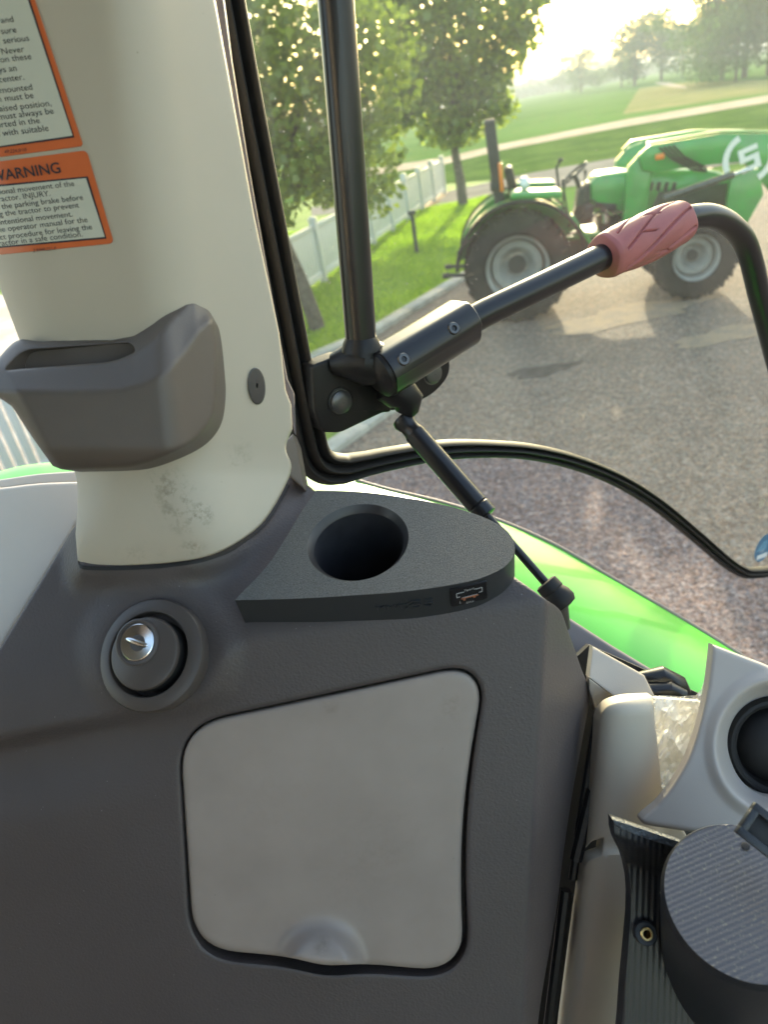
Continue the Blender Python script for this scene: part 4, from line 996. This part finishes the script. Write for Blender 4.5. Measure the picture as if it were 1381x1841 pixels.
# ribbed rubber seal swept along the pane's edge
def bumpprof(cuts,depth=.006,w=.020):
    pr=[(-w,-.004),(-w,.002)]
    k=len(cuts)
    for i in range(k):
        a=-w+2*w*i/k; b_=-w+2*w*(i+1)/k
        for j in range(7):
            u=j/6; pr.append((a+(b_-a)*u,.002+cuts[i]*math.sin(math.pi*max(.04,min(.96,u)))))
    pr+=[(w,.002),(w,-.004)]; return pr
pp=[gp(x,y,.002) for x,y in path]
# smooth resample
SC_=[1.0 if (y<820 and x<600) else float(np.interp(x,[575,660,900,1500],[1.0,.74,.55,.58])) for x,y in path]
v,f=sweep(pp,bumpprof([.010,.014,.012]),DN,SC_)
n_=len(pp); prn=len(bumpprof([1,1,1]))
# the band narrows along the bottom edge
mk('rubber_seal',v,f,M['rubber'],door,True,angle=50)
v,f=sweep([gp(x,y,-.004) for x,y in path],[(-.017,-.004),(-.017,.004),(.012,.004),(.012,-.004)],DN,SC_); mk('outer_lip',v,f,M['rubber'],door,True,angle=40)
# vertical frame tube
a_=gp(650,622,.055); top=gp(604,0,.055)
up=np.array([0,0,1.0]); 
tb=MB(); dirv=(top-a_)/np.linalg.norm(top-a_); tb.tube([a_,a_+(top-a_)*.5,top,top+dirv*.45],.0155,28); tb.build('frame_tube',M['blackpaint'],door)
tb=MB(); tb.tube([a_-dirv*.004,a_+dirv*.004,a_+dirv*.009],[.0205,.0185,.0158],28); tb.build('tube_collar',M['castblack'],door)
# bracket: base plates, boss, clamp
def dprism(name,pts,o0,o1,mt,bev=.002,parent=door):
    pl=[dl(x,y,o1) for x,y in pts]; mb=MB(); mb.prism(pl,FD,o0,o1,bev,3); return mb.build(name,mt,parent)
br=dprism('hinge_bracket',rpoly([(560,658,6),(606,640,8),(700,628,6),(705,742,14),(690,742,6),(612,779,10),(580,778,6),(566,740,4)],4),.012,.034,M['castblack'],.003)
dprism('hinge_plate',rpoly([(506,668,3),(528,672,3),(540,780,3),(520,782,3)],3),-.012,-.002,M['castblack'],.001,br)
dprism('hinge_plate',rpoly([(690,640,10),(806,628,40),(812,672,36),(778,712,34),(700,742,14)],6),.003,.016,M['castblack'],.002,br)
def knob(px,py,o,r,h,mt,name,dome=True,N=None,parent=br):
    C=Vector(gp(px,py,o)); mb=MB(); pr=[(r*1.12,-.003),(r*1.12,.0008),(r,.001),(r*.98,h*.6),(r*.75,h*.95),(r*.35,h*1.08),(.0005,h*1.1)]
    mb.lathe(pr,frame(C,N if N is not None else DN),32); return mb.build(name,mt,parent)
knob(612,722,.034,.0125,.006,M['steelgrey'],'bolt_cap'); knob(778,672,.016,.0115,.005,M['steelgrey'],'bolt_cap')
mb=MB(); mb.lathe([(.0155,-.002),(.0155,.0015),(.0135,.0020),(.0132,.0)],frame(Vector(gp(612,722,.034)),DN),36); mb.build('bolt_collar',M['castblack'],br)
# raised body between the vertical tube and the clamp
q=[gp(600,655,.030),gp(628,650,.042),gp(655,650,.052),gp(690,655,.060)]
mb=MB(); mb.tube(q,[.012,.019,.024,.021],20); mb.build('bracket_neck',M['castblack'],br)
mb=MB(); mb.tube([gp(650,640,.055),gp(652,625,.055)],[.019,.0175],24); mb.build('tube_socket',M['castblack'],br)
# clamp cylinder with flat top and two bolts
c0=Vector(gp(694,666,.068)); c1=Vector(gp(838,578,.068)); ax=(c1-c0).normalized(); Fcl=frame(c0,ax,up=DN)
Lc=(c1-c0).length
rc=.0262
prof=[]
for k in range(28):
    a=2*math.pi*k/28; x,y=rc*math.cos(a),rc*math.sin(a); prof.append((x,y))
# local y axis of the frame points away from the glass-side normal; flat is cut on the upper side
upl=Fcl.inverted().to_3x3()@Vector((0,0,1)); ang=math.atan2(upl.y,upl.x)
pr2=[]
for x,y in prof:
    ux,uy=math.cos(ang),math.sin(ang); hgt=x*ux+y*uy; w_=-x*uy+y*ux
    if hgt>0: k=1+.10*(abs(w_)/rc); hgt=min(hgt*1.12,rc*.92); w_*=k
    pr2.append((hgt*ux-w_*uy,hgt*uy+w_*ux))
mb=MB(); mb.prism(pr2,Fcl,-.006,Lc,.0025,3); clamp=mb.build('handle_clamp',M['blackpaint'],br)
mb=MB(); mb.tube([c0+ax*(-.003),c0-ax*.010,c0-ax*.016],[rc*1.0,rc*.93,rc*.6],28); mb.build('clamp_end',M['castblack'],clamp)
for (x,y) in ((709,664),(800,622)):
    # bolts face the camera side of the clamp
    Nn=(Vector(CC)-Vector(gp(x,y,.07))); Nn=(Nn-ax*Nn.dot(ax)).normalized()
    Cb=c0+ax*((Vector(gp(x,y,.068))-c0).dot(ax))+Nn*(rc*.97)
    mb=MB(); mb.lathe([(.0088,-.003),(.0088,.0012),(.0068,.0014),(.0066,.0035),(.0055,.0046),(.0030,.0046),(.0028,.0015),(.0005,.0015)],frame(Cb,Nn),30); mb.build('clamp_bolt',M['steel'],clamp)
# handle tube with the bend
hp=[(830,586),(870,564),(960,521),(1060,473),(1130,440),(1200,406),(1240,391)]
bend=t2(cat([(1240,391),(1275,388),(1308,400),(1336,428),(1352,470),(1366,530),(1384,600),(1410,700),(1440,800),(1475,930),(1490,1000)],6))
ho_=[]
hpath=hp+bend[1:]
H3=[]
for i,(x,y) in enumerate(hpath): H3.append(gp(x,y,.068))
mb=MB(); mb.tube(H3,.0150,28); ht=mb.build('handle_tube',M['blackpaint'],door)
# red grip with moulded flutes
g0=Vector(gp(1084,463,.068)); g1=Vector(gp(1226,398,.068)); gax=(g1-g0).normalized(); Lg=(g1-g0).length; FG=frame(g0,gax,up=Vector((0,0,1)))
v=[];f=[];NS_,NA=110,196
for i in range(NS_+1):
    u=i/NS_; h=u*Lg
    rb=.0262+.0030*math.sin(math.pi*min(1,max(0,(u-.08)/.9)))
    if u<.05: rb=.0235+.0030*math.sqrt(u/.05)
    if u>.96: rb=rb-.004*((u-.96)/.04)**2
    for k in range(NA):
        a=2*math.pi*k/NA
        # helical flutes
        ph=(a*7/(2*math.pi)+u*1.9+.25*math.sin(3*u))%1.0
        g_=.0034*math.exp(-((ph-.5)/.055)**2)*(1 if .1<u<.95 else 0)
        ph2=(a*7/(2*math.pi)-u*1.5+.2)%1.0
        if .30<u<.62 and (int((a/(2*math.pi)*7))%2==0): g_+=.0032*math.exp(-((ph2-.5)/.045)**2)
        sc=.0007*math.sin(2*math.pi*(a*5/(2*math.pi)+u*1.6))
        r=rb-g_+sc
        v.append(FG@Vector((r*math.cos(a),r*math.sin(a),h)))
for i in range(NS_):
    for k in range(NA):
        k2=(k+1)%NA; f.append((i*NA+k,i*NA+k2,(i+1)*NA+k2,(i+1)*NA+k))
f.append(tuple(range(NA))[::-1]); f.append(tuple(NS_*NA+k for k in range(NA)))
mk('rubber_grip',v,f,M['grip'],ht,True,angle=60)
# round stickers on the glass
cst=gp(1374,985,.0015); Fs=frame(cst,DN,up=(0,0,1))
mb=MB(); mb.lathe([(.030,0),(.001,0)],Fs,48); stk=mb.build('round_sticker',mat('sticker blue',(.06,.17,.28),.4),door)
mb=MB(); 
for i in range(5): mb.box((-.008+.002*i,-.002+.004*i,.0004),(.034-.004*i,.0012,.0003),Fs@Matrix.Rotation(R(-12),4,'Z'))
mb.build('sticker_stripe',mat('sticker light blue',(.25,.50,.65),.4),stk)
mb=MB(); mb.box((0,-.018,.0005),(.036,.010,.0003),Fs@Matrix.Rotation(R(-12),4,'Z')); mb.build('sticker_band',M['whiteink'],stk)
text_mesh('sticker_lettering','GUIDE',.006,M['whiteink'],Fs@Matrix.Rotation(R(-12),4,'Z')@Matrix.Translation((-.004,-.008,.0007)),stk,0)
mb=MB(); mb.lathe([(.0085,0),(.0070,0)],frame(gp(1371,904,.0015),DN),32); mb.lathe([(.0045,0),(.0025,0)],frame(gp(1371,904,.0017),DN),24); mb.build('glass_mark',mat('pale mark',(.55,.52,.38),.5),door)

# ================================================================== GAS STRUT
sa=Vector(gp(735,748,.055)); 
pa_=Vector(gp(722,752,.055)); pb_=Vector(P(1003,1072,.72))
st_=empty('gas_strut',tuple(pa_)); tag(st_,'thin black gas strut running from the door bracket down to the sill','gas strut')
d_=(pb_-pa_)
def at(t): return pa_+d_*t
mb=MB(); mb.tube([at(.0),at(.02),at(.05),at(.075),at(.09)],[.0115,.0128,.0100,.0104,.0115],20); mb.build('end_socket',M['blackpaint'],st_)
mb=MB(); mb.tube([at(.085),at(.09),at(.50),at(.505),at(.512),at(.56),at(.565)],[.008,.0118,.0118,.0108,.0126,.0126,.0090],24); mb.build('cylinder',M['blackpaint'],st_)
mb=MB(); mb.tube([at(.56),at(.95)],.0045,16); mb.build('rod',M['blackpaint'],st_)
mb=MB(); mb.tube([at(.925),at(.93),at(.97),at(.975),at(1.0),at(1.03),at(1.05),at(1.055)],[.009,.0120,.0126,.0118,.0142,.0147,.0120,.006],24); mb.build('ball_socket',M['rubber'],st_)
mb=MB(); mb.tube([at(1.02),at(1.02)+Vector(cam_vec((.008,-.03,.02)))],.007,12); mb.build('ball_stud',M['steelgrey'],st_)
# elbow joint on the bracket above the strut
mb=MB(); e0=Vector(gp(700,690,.05)); e1=Vector(gp(735,720,.06)); e2_=Vector(gp(728,742,.058)); mb.tube([e0,e0.lerp(e1,.6),e1,e1.lerp(e2_,.6),e2_],[.021,.019,.0165,.014,.011],20); mb.build('strut_knuckle',M['castblack'],br)

# ================================================================== FENDER, SILL AND RIGHT-HAND COLUMN
def z_fend(px,py):
    px=np.asarray(px,float); py=np.asarray(py,float)
    yo=np.interp(px,[-420,-250,-100,0,70,300,550,700,900,1100,1290,1420,1650],[1010,925,880,846,832,826,846,882,936,1040,1150,1232,1400])
    dd=np.clip(py-yo,0,None)
    base=np.interp(px,[-100,550,1400],[1.06,1.10,.98])
    return base-.10*(1-np.exp(-dd/70.0))-dd*.00045-.012*sstep(40,52,dd)*0
FO=t2(cat([(-420,1010),(-250,925),(-100,880),(0,847),(70,833),(200,826),(400,830),(550,847),(640,865),(700,882),(800,906),(900,938),(1000,982),(1100,1040),(1200,1098),(1290,1152),(1420,1235),(1650,1400)],5))+[(1650,1500),(1420,1330),(1230,1300),(1100,1220),(1000,1130),(880,1060),(700,1000),(400,960),(0,960),(-200,990),(-420,1120)]
fen=relief('wheel_fender',FO,z_fend,M['green'],None,grid=12,thick=.06,edge=.006); tag(fen,'glossy bright green rear wheel fender seen below the glass door','fender')
# raised rib and bead along the fender
M['bead']=mat('fender edge beading',(.30,.24,.20),.5)
mb=MB(); mb.tube([P(x,y-1,float(z_fend(x,y))+.008) for x,y in t2(cat([(640,865),(700,882),(800,906),(900,938),(1000,982),(1100,1040),(1200,1098),(1290,1152),(1420,1235)],5))],.0035,8); mb.build('edge_bead',M['bead'],fen)
_rib=[(930,1040),(1000,1085),(1100,1150),(1180,1205),(1280,1270)]
SILL=[(1002,1110),(1013,1104),(1100,1160),(1180,1208),(1262,1262),(1280,1300),(1175,1300),(1020,1200)]
sill=relief('door_sill',SILL,lambda x,y:.76+(y-1200)*-.0002+0*x,mat('grey sill paint',(.20,.17,.16),.5,var=.05,vscale=10),None,grid=10,thick=.03,edge=.004); tag(sill,'grey metal sill running along the inner edge of the green fender','door sill')
mb=MB(); mb.tube([P(1150,1222,.73),P(1190,1218,.725),P(1222,1232,.725),P(1238,1246,.725)],[.008,.012,.010,.004],14)
mb.tube([P(1165,1245,.72),P(1205,1243,.715),P(1232,1250,.715)],[.010,.011,.006],14); o=mb.build('door_latch',M['blackpaint'],None); tag(o,'black latch part tucked between the grey block and the sill','latch')
# black sheet standing in for the dark gaps behind the right-hand parts
bw=relief('gap_backing',[(985,1230),(1060,1160),(1560,1380),(1560,2150),(880,2150)],lambda x,y:.74+0*x+(y-1200)*.00002,M['shadowgap'],None,grid=40,thick=.01,edge=0); tag(bw,'black gap between the console and the cream column','gap backing')
blk=empty('corner_block',tuple(P(1110,1220,.67))); tag(blk,'pale grey angular cap on top of the cream column','cap')
relief('upper_face',[(1066,1162),(1110,1187),(1159,1214),(1178,1252),(1112,1258),(1059,1218)],lambda x,y:.665+(1258-y)*.00035+(x-1110)*.0002,M['cap'] if 'cap' in M else M['pale2'] if 'pale2' in M else mat('pale cap plastic',(.36,.325,.28),.45,bump=900,bstr=.2),blk,grid=8,thick=.01,edge=.002)
relief('lower_face',[(1060,1220),(1113,1259),(1100,1275),(1078,1300),(1060,1240)],lambda x,y:.664+(y-1220)*.0003+0*x,mat('shaded cap plastic',(.38,.37,.34),.45,bump=900,bstr=.2),blk,grid=8,thick=.01,edge=.001)
colm=empty('column_cover',tuple(P(1100,1500,.62))); tag(colm,'cream half-round column cover running down between console and black bracket','column cover')
def z_col(px,py):
    px=np.asarray(px,float); py=np.asarray(py,float)
    xl=np.interp(py,[1250,1290,1496,1555,1841,1900],[1080,1077,1058,1050,1012,1006]); hw=np.interp(py,[1250,1400,1841],[52,66,72])
    c=xl+hw; u=np.clip((px-c)/hw,-1,1.6); 
    z=.625+.020*(1-np.sqrt(np.maximum(1-np.clip(u,-.98,.98)**2,0)))+np.clip(u-.9,0,None)*.0
    z=z-.006*sstep(1525,1535,py)+ (1290-py)*-.00003
    top=np.clip(1285-py,0,None); return z+top*top*.000012
CO=t2(cat([(1077,1292),(1083,1278),(1097,1265),(1128,1256),(1175,1253)],5))+[(1179,1300),(1192,1425),(1290,1600),(1290,1900),(1290,2150),(978,2150),(1006,1900),(1012,1841),(1050,1556)]+t2(cat([(1050,1556),(1060,1545),(1081,1537)],4))+[(1085,1507)]+t2(cat([(1085,1507),(1066,1512),(1054,1524)],4))[1:]+[(1057,1496)]
relief('cover',CO,z_col,M['cream'],colm,grid=8,thick=.015,edge=.002)
# black rail in the gap
mb=MB()
for a,b_ in (((1074,1290),(1040,1500)),((1068,1330),(1030,1580)),((1022,1610),(990,1841))):
    mb.tube([P(a[0],a[1],.66),P(b_[0],b_[1],.66)],.004,8)
mb.tube([P(1018,1600,.65),P(985,1860,.65)],.005,8)
mb.tube([P(1066,1420,.655),P(1036,1545,.655)],.006,8)
o=mb.build('black_rail',M['castblack'],None); tag(o,'black rail strips down in the gap beside the cream column','rail')
# bag
def bag_mat():
    m=bpy.data.materials.new('clear film'); m.use_nodes=True; b=m.node_tree.nodes['Principled BSDF']; b.inputs['Base Color'].default_value=(.90,.89,.84,1); b.inputs['Roughness'].default_value=.14; b.inputs['Alpha'].default_value=.6; b.inputs['Specular IOR Level'].default_value=.8
    return m
M['film']=bag_mat()
def z_bag(px,py):
    px=np.asarray(px,float); py=np.asarray(py,float); out=np.zeros(px.shape).ravel()
    for i,(x,y) in enumerate(zip(px.ravel(),py.ravel())):
        out[i]=mnoise.ridged_multi_fractal(Vector((x*.022+y*.006,y*.013,1.3)),1.0,2.2,4,1.0,2.0)*.011+mnoise.noise(Vector((x*.05,y*.03,4)))*.004+abs(mnoise.noise(Vector((x*.11+y*.04,y*.07,9))))*.005
    return .655-out.reshape(px.shape)+(px-1180)*.00012
BAG=[(1174,1254),(1190,1250),(1222,1252),(1252,1250),(1262,1238),(1270,1215),(1290,1230),(1300,1400),(1240,1470),(1205,1470),(1192,1428),(1183,1340)]
bag=relief('plastic_bag',BAG,z_bag,M['film'],None,grid=2.5,thick=0,edge=0); tag(bag,'crumpled clear plastic film between cream column and speaker panel','plastic bag')
bk=relief('padding',[(1160,1254),(1262,1262),(1300,1300),(1300,1480),(1180,1500),(1165,1300)],lambda x,y:.685+0*x,mat('white padding',(.80,.79,.74),.7,var=.12,vscale=18,bump=60,bstr=.5,bdist=.006),bag,grid=20,thick=.01,edge=0)
# speaker panel
SC=(1398,1342)
def z_spk(px,py):
    px=np.asarray(px,float); py=np.asarray(py,float)
    r=np.hypot((px-SC[0])/1.0,(py-SC[1])*.93)
    z=.575+(1500-py)*.00010+(1381-px)*.00010
    z=z-.004*sstep(135,112,r)+.020*sstep(113,86,r)
    return z
SO=[(1281,1158),(1381,1196),(1480,1235),(1560,1270),(1560,1535),(1480,1520),(1381,1508),(1340,1508)]+t2(cat([(1280,1502),(1220,1492),(1168,1484),(1156,1480),(1152,1472),(1158,1464)],5))+t2(cat([(1182,1445),(1210,1410),(1238,1360),(1258,1300),(1272,1235),(1281,1158)],5))[:-1]
circ2=[(SC[0]+86*math.cos(2*math.pi*k/60),SC[1]+92*math.sin(2*math.pi*k/60)) for k in range(60)]
spk=empty('speaker_panel',tuple(P(1300,1400,.6))); tag(spk,'grey moulded panel with a round black speaker at the right edge','speaker panel')
relief('panel',SO,z_spk,mat('speaker panel plastic',(.43,.385,.345),.5,var=.04,vscale=8,bump=900,bstr=.2,bdist=.0003),spk,grid=3.5,thick=.007,edge=.004,holes=[circ2],hedge=.002,hthick=.01)
zc_=float(z_spk(SC[0]-60,SC[1]))+.001
Fk_=frame(P(SC[0],SC[1],zc_),cam_vec((-.08,.06,-1)))
mb=MB(); mb.lathe([(.0425,-.004),(.0420,.0020),(.0400,.0045),(.0375,.0050),(.0350,.0035),(.0335,-.0030),(.0315,-.0060),(.0300,-.0030),(.026,.0035),(.020,.0075),(.012,.0105),(.001,.0115)],Fk_,72); mb.build('speaker_cone',M['rubber'],spk)
# printed bracket and cylinder
M['prib']=mat('printed black plastic',(.014,.016,.020),.38,bump=700,bstr=.4,bdist=.0006)
def prib():
    m=M['prib']; n=m.node_tree; b=n.nodes['Principled BSDF']; bp=[x for x in n.nodes if x.type=='BUMP'][0]
    tc=[x for x in n.nodes if x.type=='TEX_COORD'][0]; 
    return m
prt=empty('printed_bracket',tuple(P(1160,1650,.55))); tag(prt,'black 3D printed bracket strip with a brass threaded insert','bracket')
BR=[(1103,1474),(1112,1478),(1232,1520),(1222,1528),(1212,1545),(1196,1580),(1187,1605),(1200,1640),(1235,1740),(1400,2150),(1085,2150),(1112,1900),(1118,1841),(1122,1780),(1128,1717),(1134,1650),(1135,1614),(1133,1585),(1128,1560),(1122,1541),(1108,1512),(1104,1495)]
def z_br(px,py):
    px=np.asarray(px,float); py=np.asarray(py,float)
    base=.545+(1841-py)*.00002
    # standing flange at the top end comes forward
    yl=1474+(px-1103)*.36; fl=sstep(62,12,py-yl-10); 
    ribs=.0007*np.abs(np.sin((px-1120+(1841-py)*-.03)*2*math.pi/22.0))
    return base-.020*fl-ribs
relief('strip',BR,z_br,M['prib'],prt,grid=3.2,thick=.012,edge=.001)
def z_fl(px,py): return .524+0*px+(py-1474)*.00001
relief('flange_edge',[(1103,1474),(1112,1476),(1160,1492),(1233,1517),(1228,1528),(1219,1526),(1150,1503),(1110,1487)],z_fl,mat('rough printed edge',(.055,.065,.075),.5,bump=350,bstr=1,bdist=.002,var=.4,vscale=300),prt,grid=5,thick=.006,edge=.0005)
lathe_obj('insert_boss',[(.0085,-.010),(.0085,.004),(.0078,.0045),(.0045,.0045)],1160,1677,.545,(-.05,.35,-.93),M['prib'],prt,36)
lathe_obj('brass_insert',[(.0047,.001),(.0047,.0056),(.0042,.0062),(.0030,.0062),(.0026,.0055),(.0024,-.004)],1160,1677,.545,(-.05,.35,-.93),M['brass'],prt,30)
cylr=empty('printed_cylinder',tuple(P(1330,1617,.50))); tag(cylr,'large black 3D printed cylinder with a ribbed round top','cylinder mount')
zc=.47; Cc=Vector(P(1338,1616,zc)); Nc=Vector(cam_vec((-.25,.72,-.64))).normalized(); Fcy=frame(Cc,Nc)
rr=.0515
mb=MB(); mb.lathe([(rr,-.16),(rr,-.006),(rr*.985,-.003),(rr*.955,0),(rr*.95,.0005)],Fcy,96); mb.build('body',M['prib'],cylr)
def lid_mat():
    m=mat('ribbed print top',(.055,.055,.068),.33,spec=.6); n=m.node_tree; b=n.nodes['Principled BSDF']
    tc=n.nodes.new('ShaderNodeTexCoord'); mp=n.nodes.new('ShaderNodeMapping'); mp.inputs['Rotation'].default_value=(0,0,0); n.links.new(tc.outputs['Object'],mp.inputs[0])
    no=n.nodes.new('ShaderNodeTexNoise'); no.inputs['Scale'].default_value=500; n.links.new(tc.outputs['Object'],no.inputs['Vector'])
    cr=n.nodes.new('ShaderNodeValToRGB'); cr.color_ramp.elements[0].position=.58; cr.color_ramp.elements[1].position=.80; cr.color_ramp.elements[0].color=(.10,.094,.098,1); cr.color_ramp.elements[1].color=(.24,.22,.16,1)
    n.links.new(no.outputs[0],cr.inputs[0]); n.links.new(cr.outputs[0],b.inputs['Base Color']); return m
# ribbed top built as real ridges: rows across the disc
v=[];f=[];rt=rr*.95; pitch=.0034; nrow=int(2*rt/pitch)*6; na=60
th=R(32)
for i in range(nrow+1):
    w=-rt+2*rt*i/nrow; hwid=math.sqrt(max(rt*rt-w*w,1e-9)); hh=.0005+.00022*abs(math.sin(math.pi*(w+rt)/pitch))
    for j in range(na+1):
        t=-hwid+2*hwid*j/na; x=t*math.cos(th)-w*math.sin(th); y=t*math.sin(th)+w*math.cos(th)
        v.append(Fcy@Vector((x,y,hh+.00012*math.sin(j*2.1+i))))
for i in range(nrow):
    for j in range(na): f.append((i*(na+1)+j,i*(na+1)+j+1,(i+1)*(na+1)+j+1,(i+1)*(na+1)+j))
mk('ribbed_top',v,f,lid_mat(),cylr,True)
hx,hy=onplane(1341,1523,Fcy); mb=MB(); mb.lathe([(.0028,.0016),(.0024,.0017),(.001,.0017),(.0001,.0017)],off(Fcy,hx,hy,0),20); mb.build('screw_hole',M['shadowgap'],cylr)
# clip at the right edge
clipc=P(1378,1498,.45); Fq=frame(clipc,cam_vec((-.1,.3,-.95)))@Matrix.Rotation(R(-38),4,'Z')
clip=empty('black_clip',tuple(clipc)); tag(clip,'black plastic clip with square opening above the printed cylinder','clip')
mb=MB()
for c,d in (((0,.009,0),(.030,.005,.006)),((0,-.009,0),(.030,.005,.006)),((-.0125,0,0),(.005,.014,.006)),((.0125,0,0),(.005,.014,.006))): mb.box(c,d,Fq,.0006)
mb.build('frame',M['prib'],clip)
mb=MB(); mb.box((0,0,-.003),(.020,.014,.003),Fq,.0006); mb.build('catch',M['shadowgap'],clip)

# grass blades over the lawn
rng_=np.random.default_rng(9); nb=110000
x_=rng_.uniform(-3.5,6.5,nb*2); y_=8.6+(rng_.uniform(0,1,nb*2)**1.5)*15
ok=(poly_sd(x_,y_,lawn_poly)>.05)&(np.abs((x_-k1[0])*(-kd[1])+(y_-k1[1])*kd[0])>.24)
x_=x_[ok][:nb]; y_=y_[ok][:nb]; nb=len(x_)
a_0=rng_.uniform(0,6.28,nb); hh_=rng_.uniform(.025,.07,nb)*(1+.6*np.sin(x_*2.1)*np.cos(y_*1.7)); w_0=.010+.0007*y_; ln=rng_.uniform(-.03,.03,(nb,2))
V=np.zeros((nb,3,3)); V[:,0]=np.stack([x_-np.cos(a_0)*w_0,y_-np.sin(a_0)*w_0,x_*0-.006],1); V[:,1]=np.stack([x_+np.cos(a_0)*w_0,y_+np.sin(a_0)*w_0,x_*0-.006],1); V[:,2]=np.stack([x_+ln[:,0],y_+ln[:,1],hh_],1)
o=fast_mesh('lawn_grass',V.reshape(-1,3),nb,3,leaf_mat('grass blades',(.13,.23,.02),(.25,.36,.05),.5),None); tag(o,'short sunlit grass growing on the lawn','grass',kind='stuff')
# ------------------------------------------------------------------ unseen cab shell behind and above the camera, sized to shape the light
hl=mat('headliner',(.30,.28,.25),.8); fm=mat('floor mat',(.03,.03,.03),.8)
mb=MB(); mb.box((-.46,-.42,3.10),(1.23,1.75,.06),bev=.02); o=mb.build('added_ceiling',hl); o['kind']='structure'  # added roof panel, cut short so light reaches the right-hand parts
mb=MB(); mb.box((-.15,-.42,1.25),(1.8,1.75,.04),bev=.01); o=mb.build('floor',fm); o['kind']='structure'
mb=MB(); mb.box((-.575,-1.30,2.02),(1.0,.05,1.50),bev=.01); o=mb.build('wall',M['tray']); o['kind']='structure'  # added solid rear panel, its height set to hold back light
mb=MB(); mb.box((-1.05,-.60,2.17),(.05,1.35,1.80),bev=.01); o=mb.build('wall',M['tray']); o['kind']='structure'  # added solid left panel that keeps light off the pillar's left flank

# the evening haze over the fields
hz=bpy.data.materials.new('haze air'); hz.use_nodes=True; n=hz.node_tree; n.nodes.clear()
out=n.nodes.new('ShaderNodeOutputMaterial'); pv=n.nodes.new('ShaderNodeVolumePrincipled'); pv.inputs['Color'].default_value=(.86,.92,.96,1); pv.inputs['Density'].default_value=.0016; pv.inputs['Anisotropy'].default_value=0.0
n.links.new(pv.outputs[0],out.inputs['Volume'])
mb=MB(); mb.box((0,0,12.0),(5200,5200,26.2)); o=mb.build('haze',hz,None,False); o['kind']='stuff'
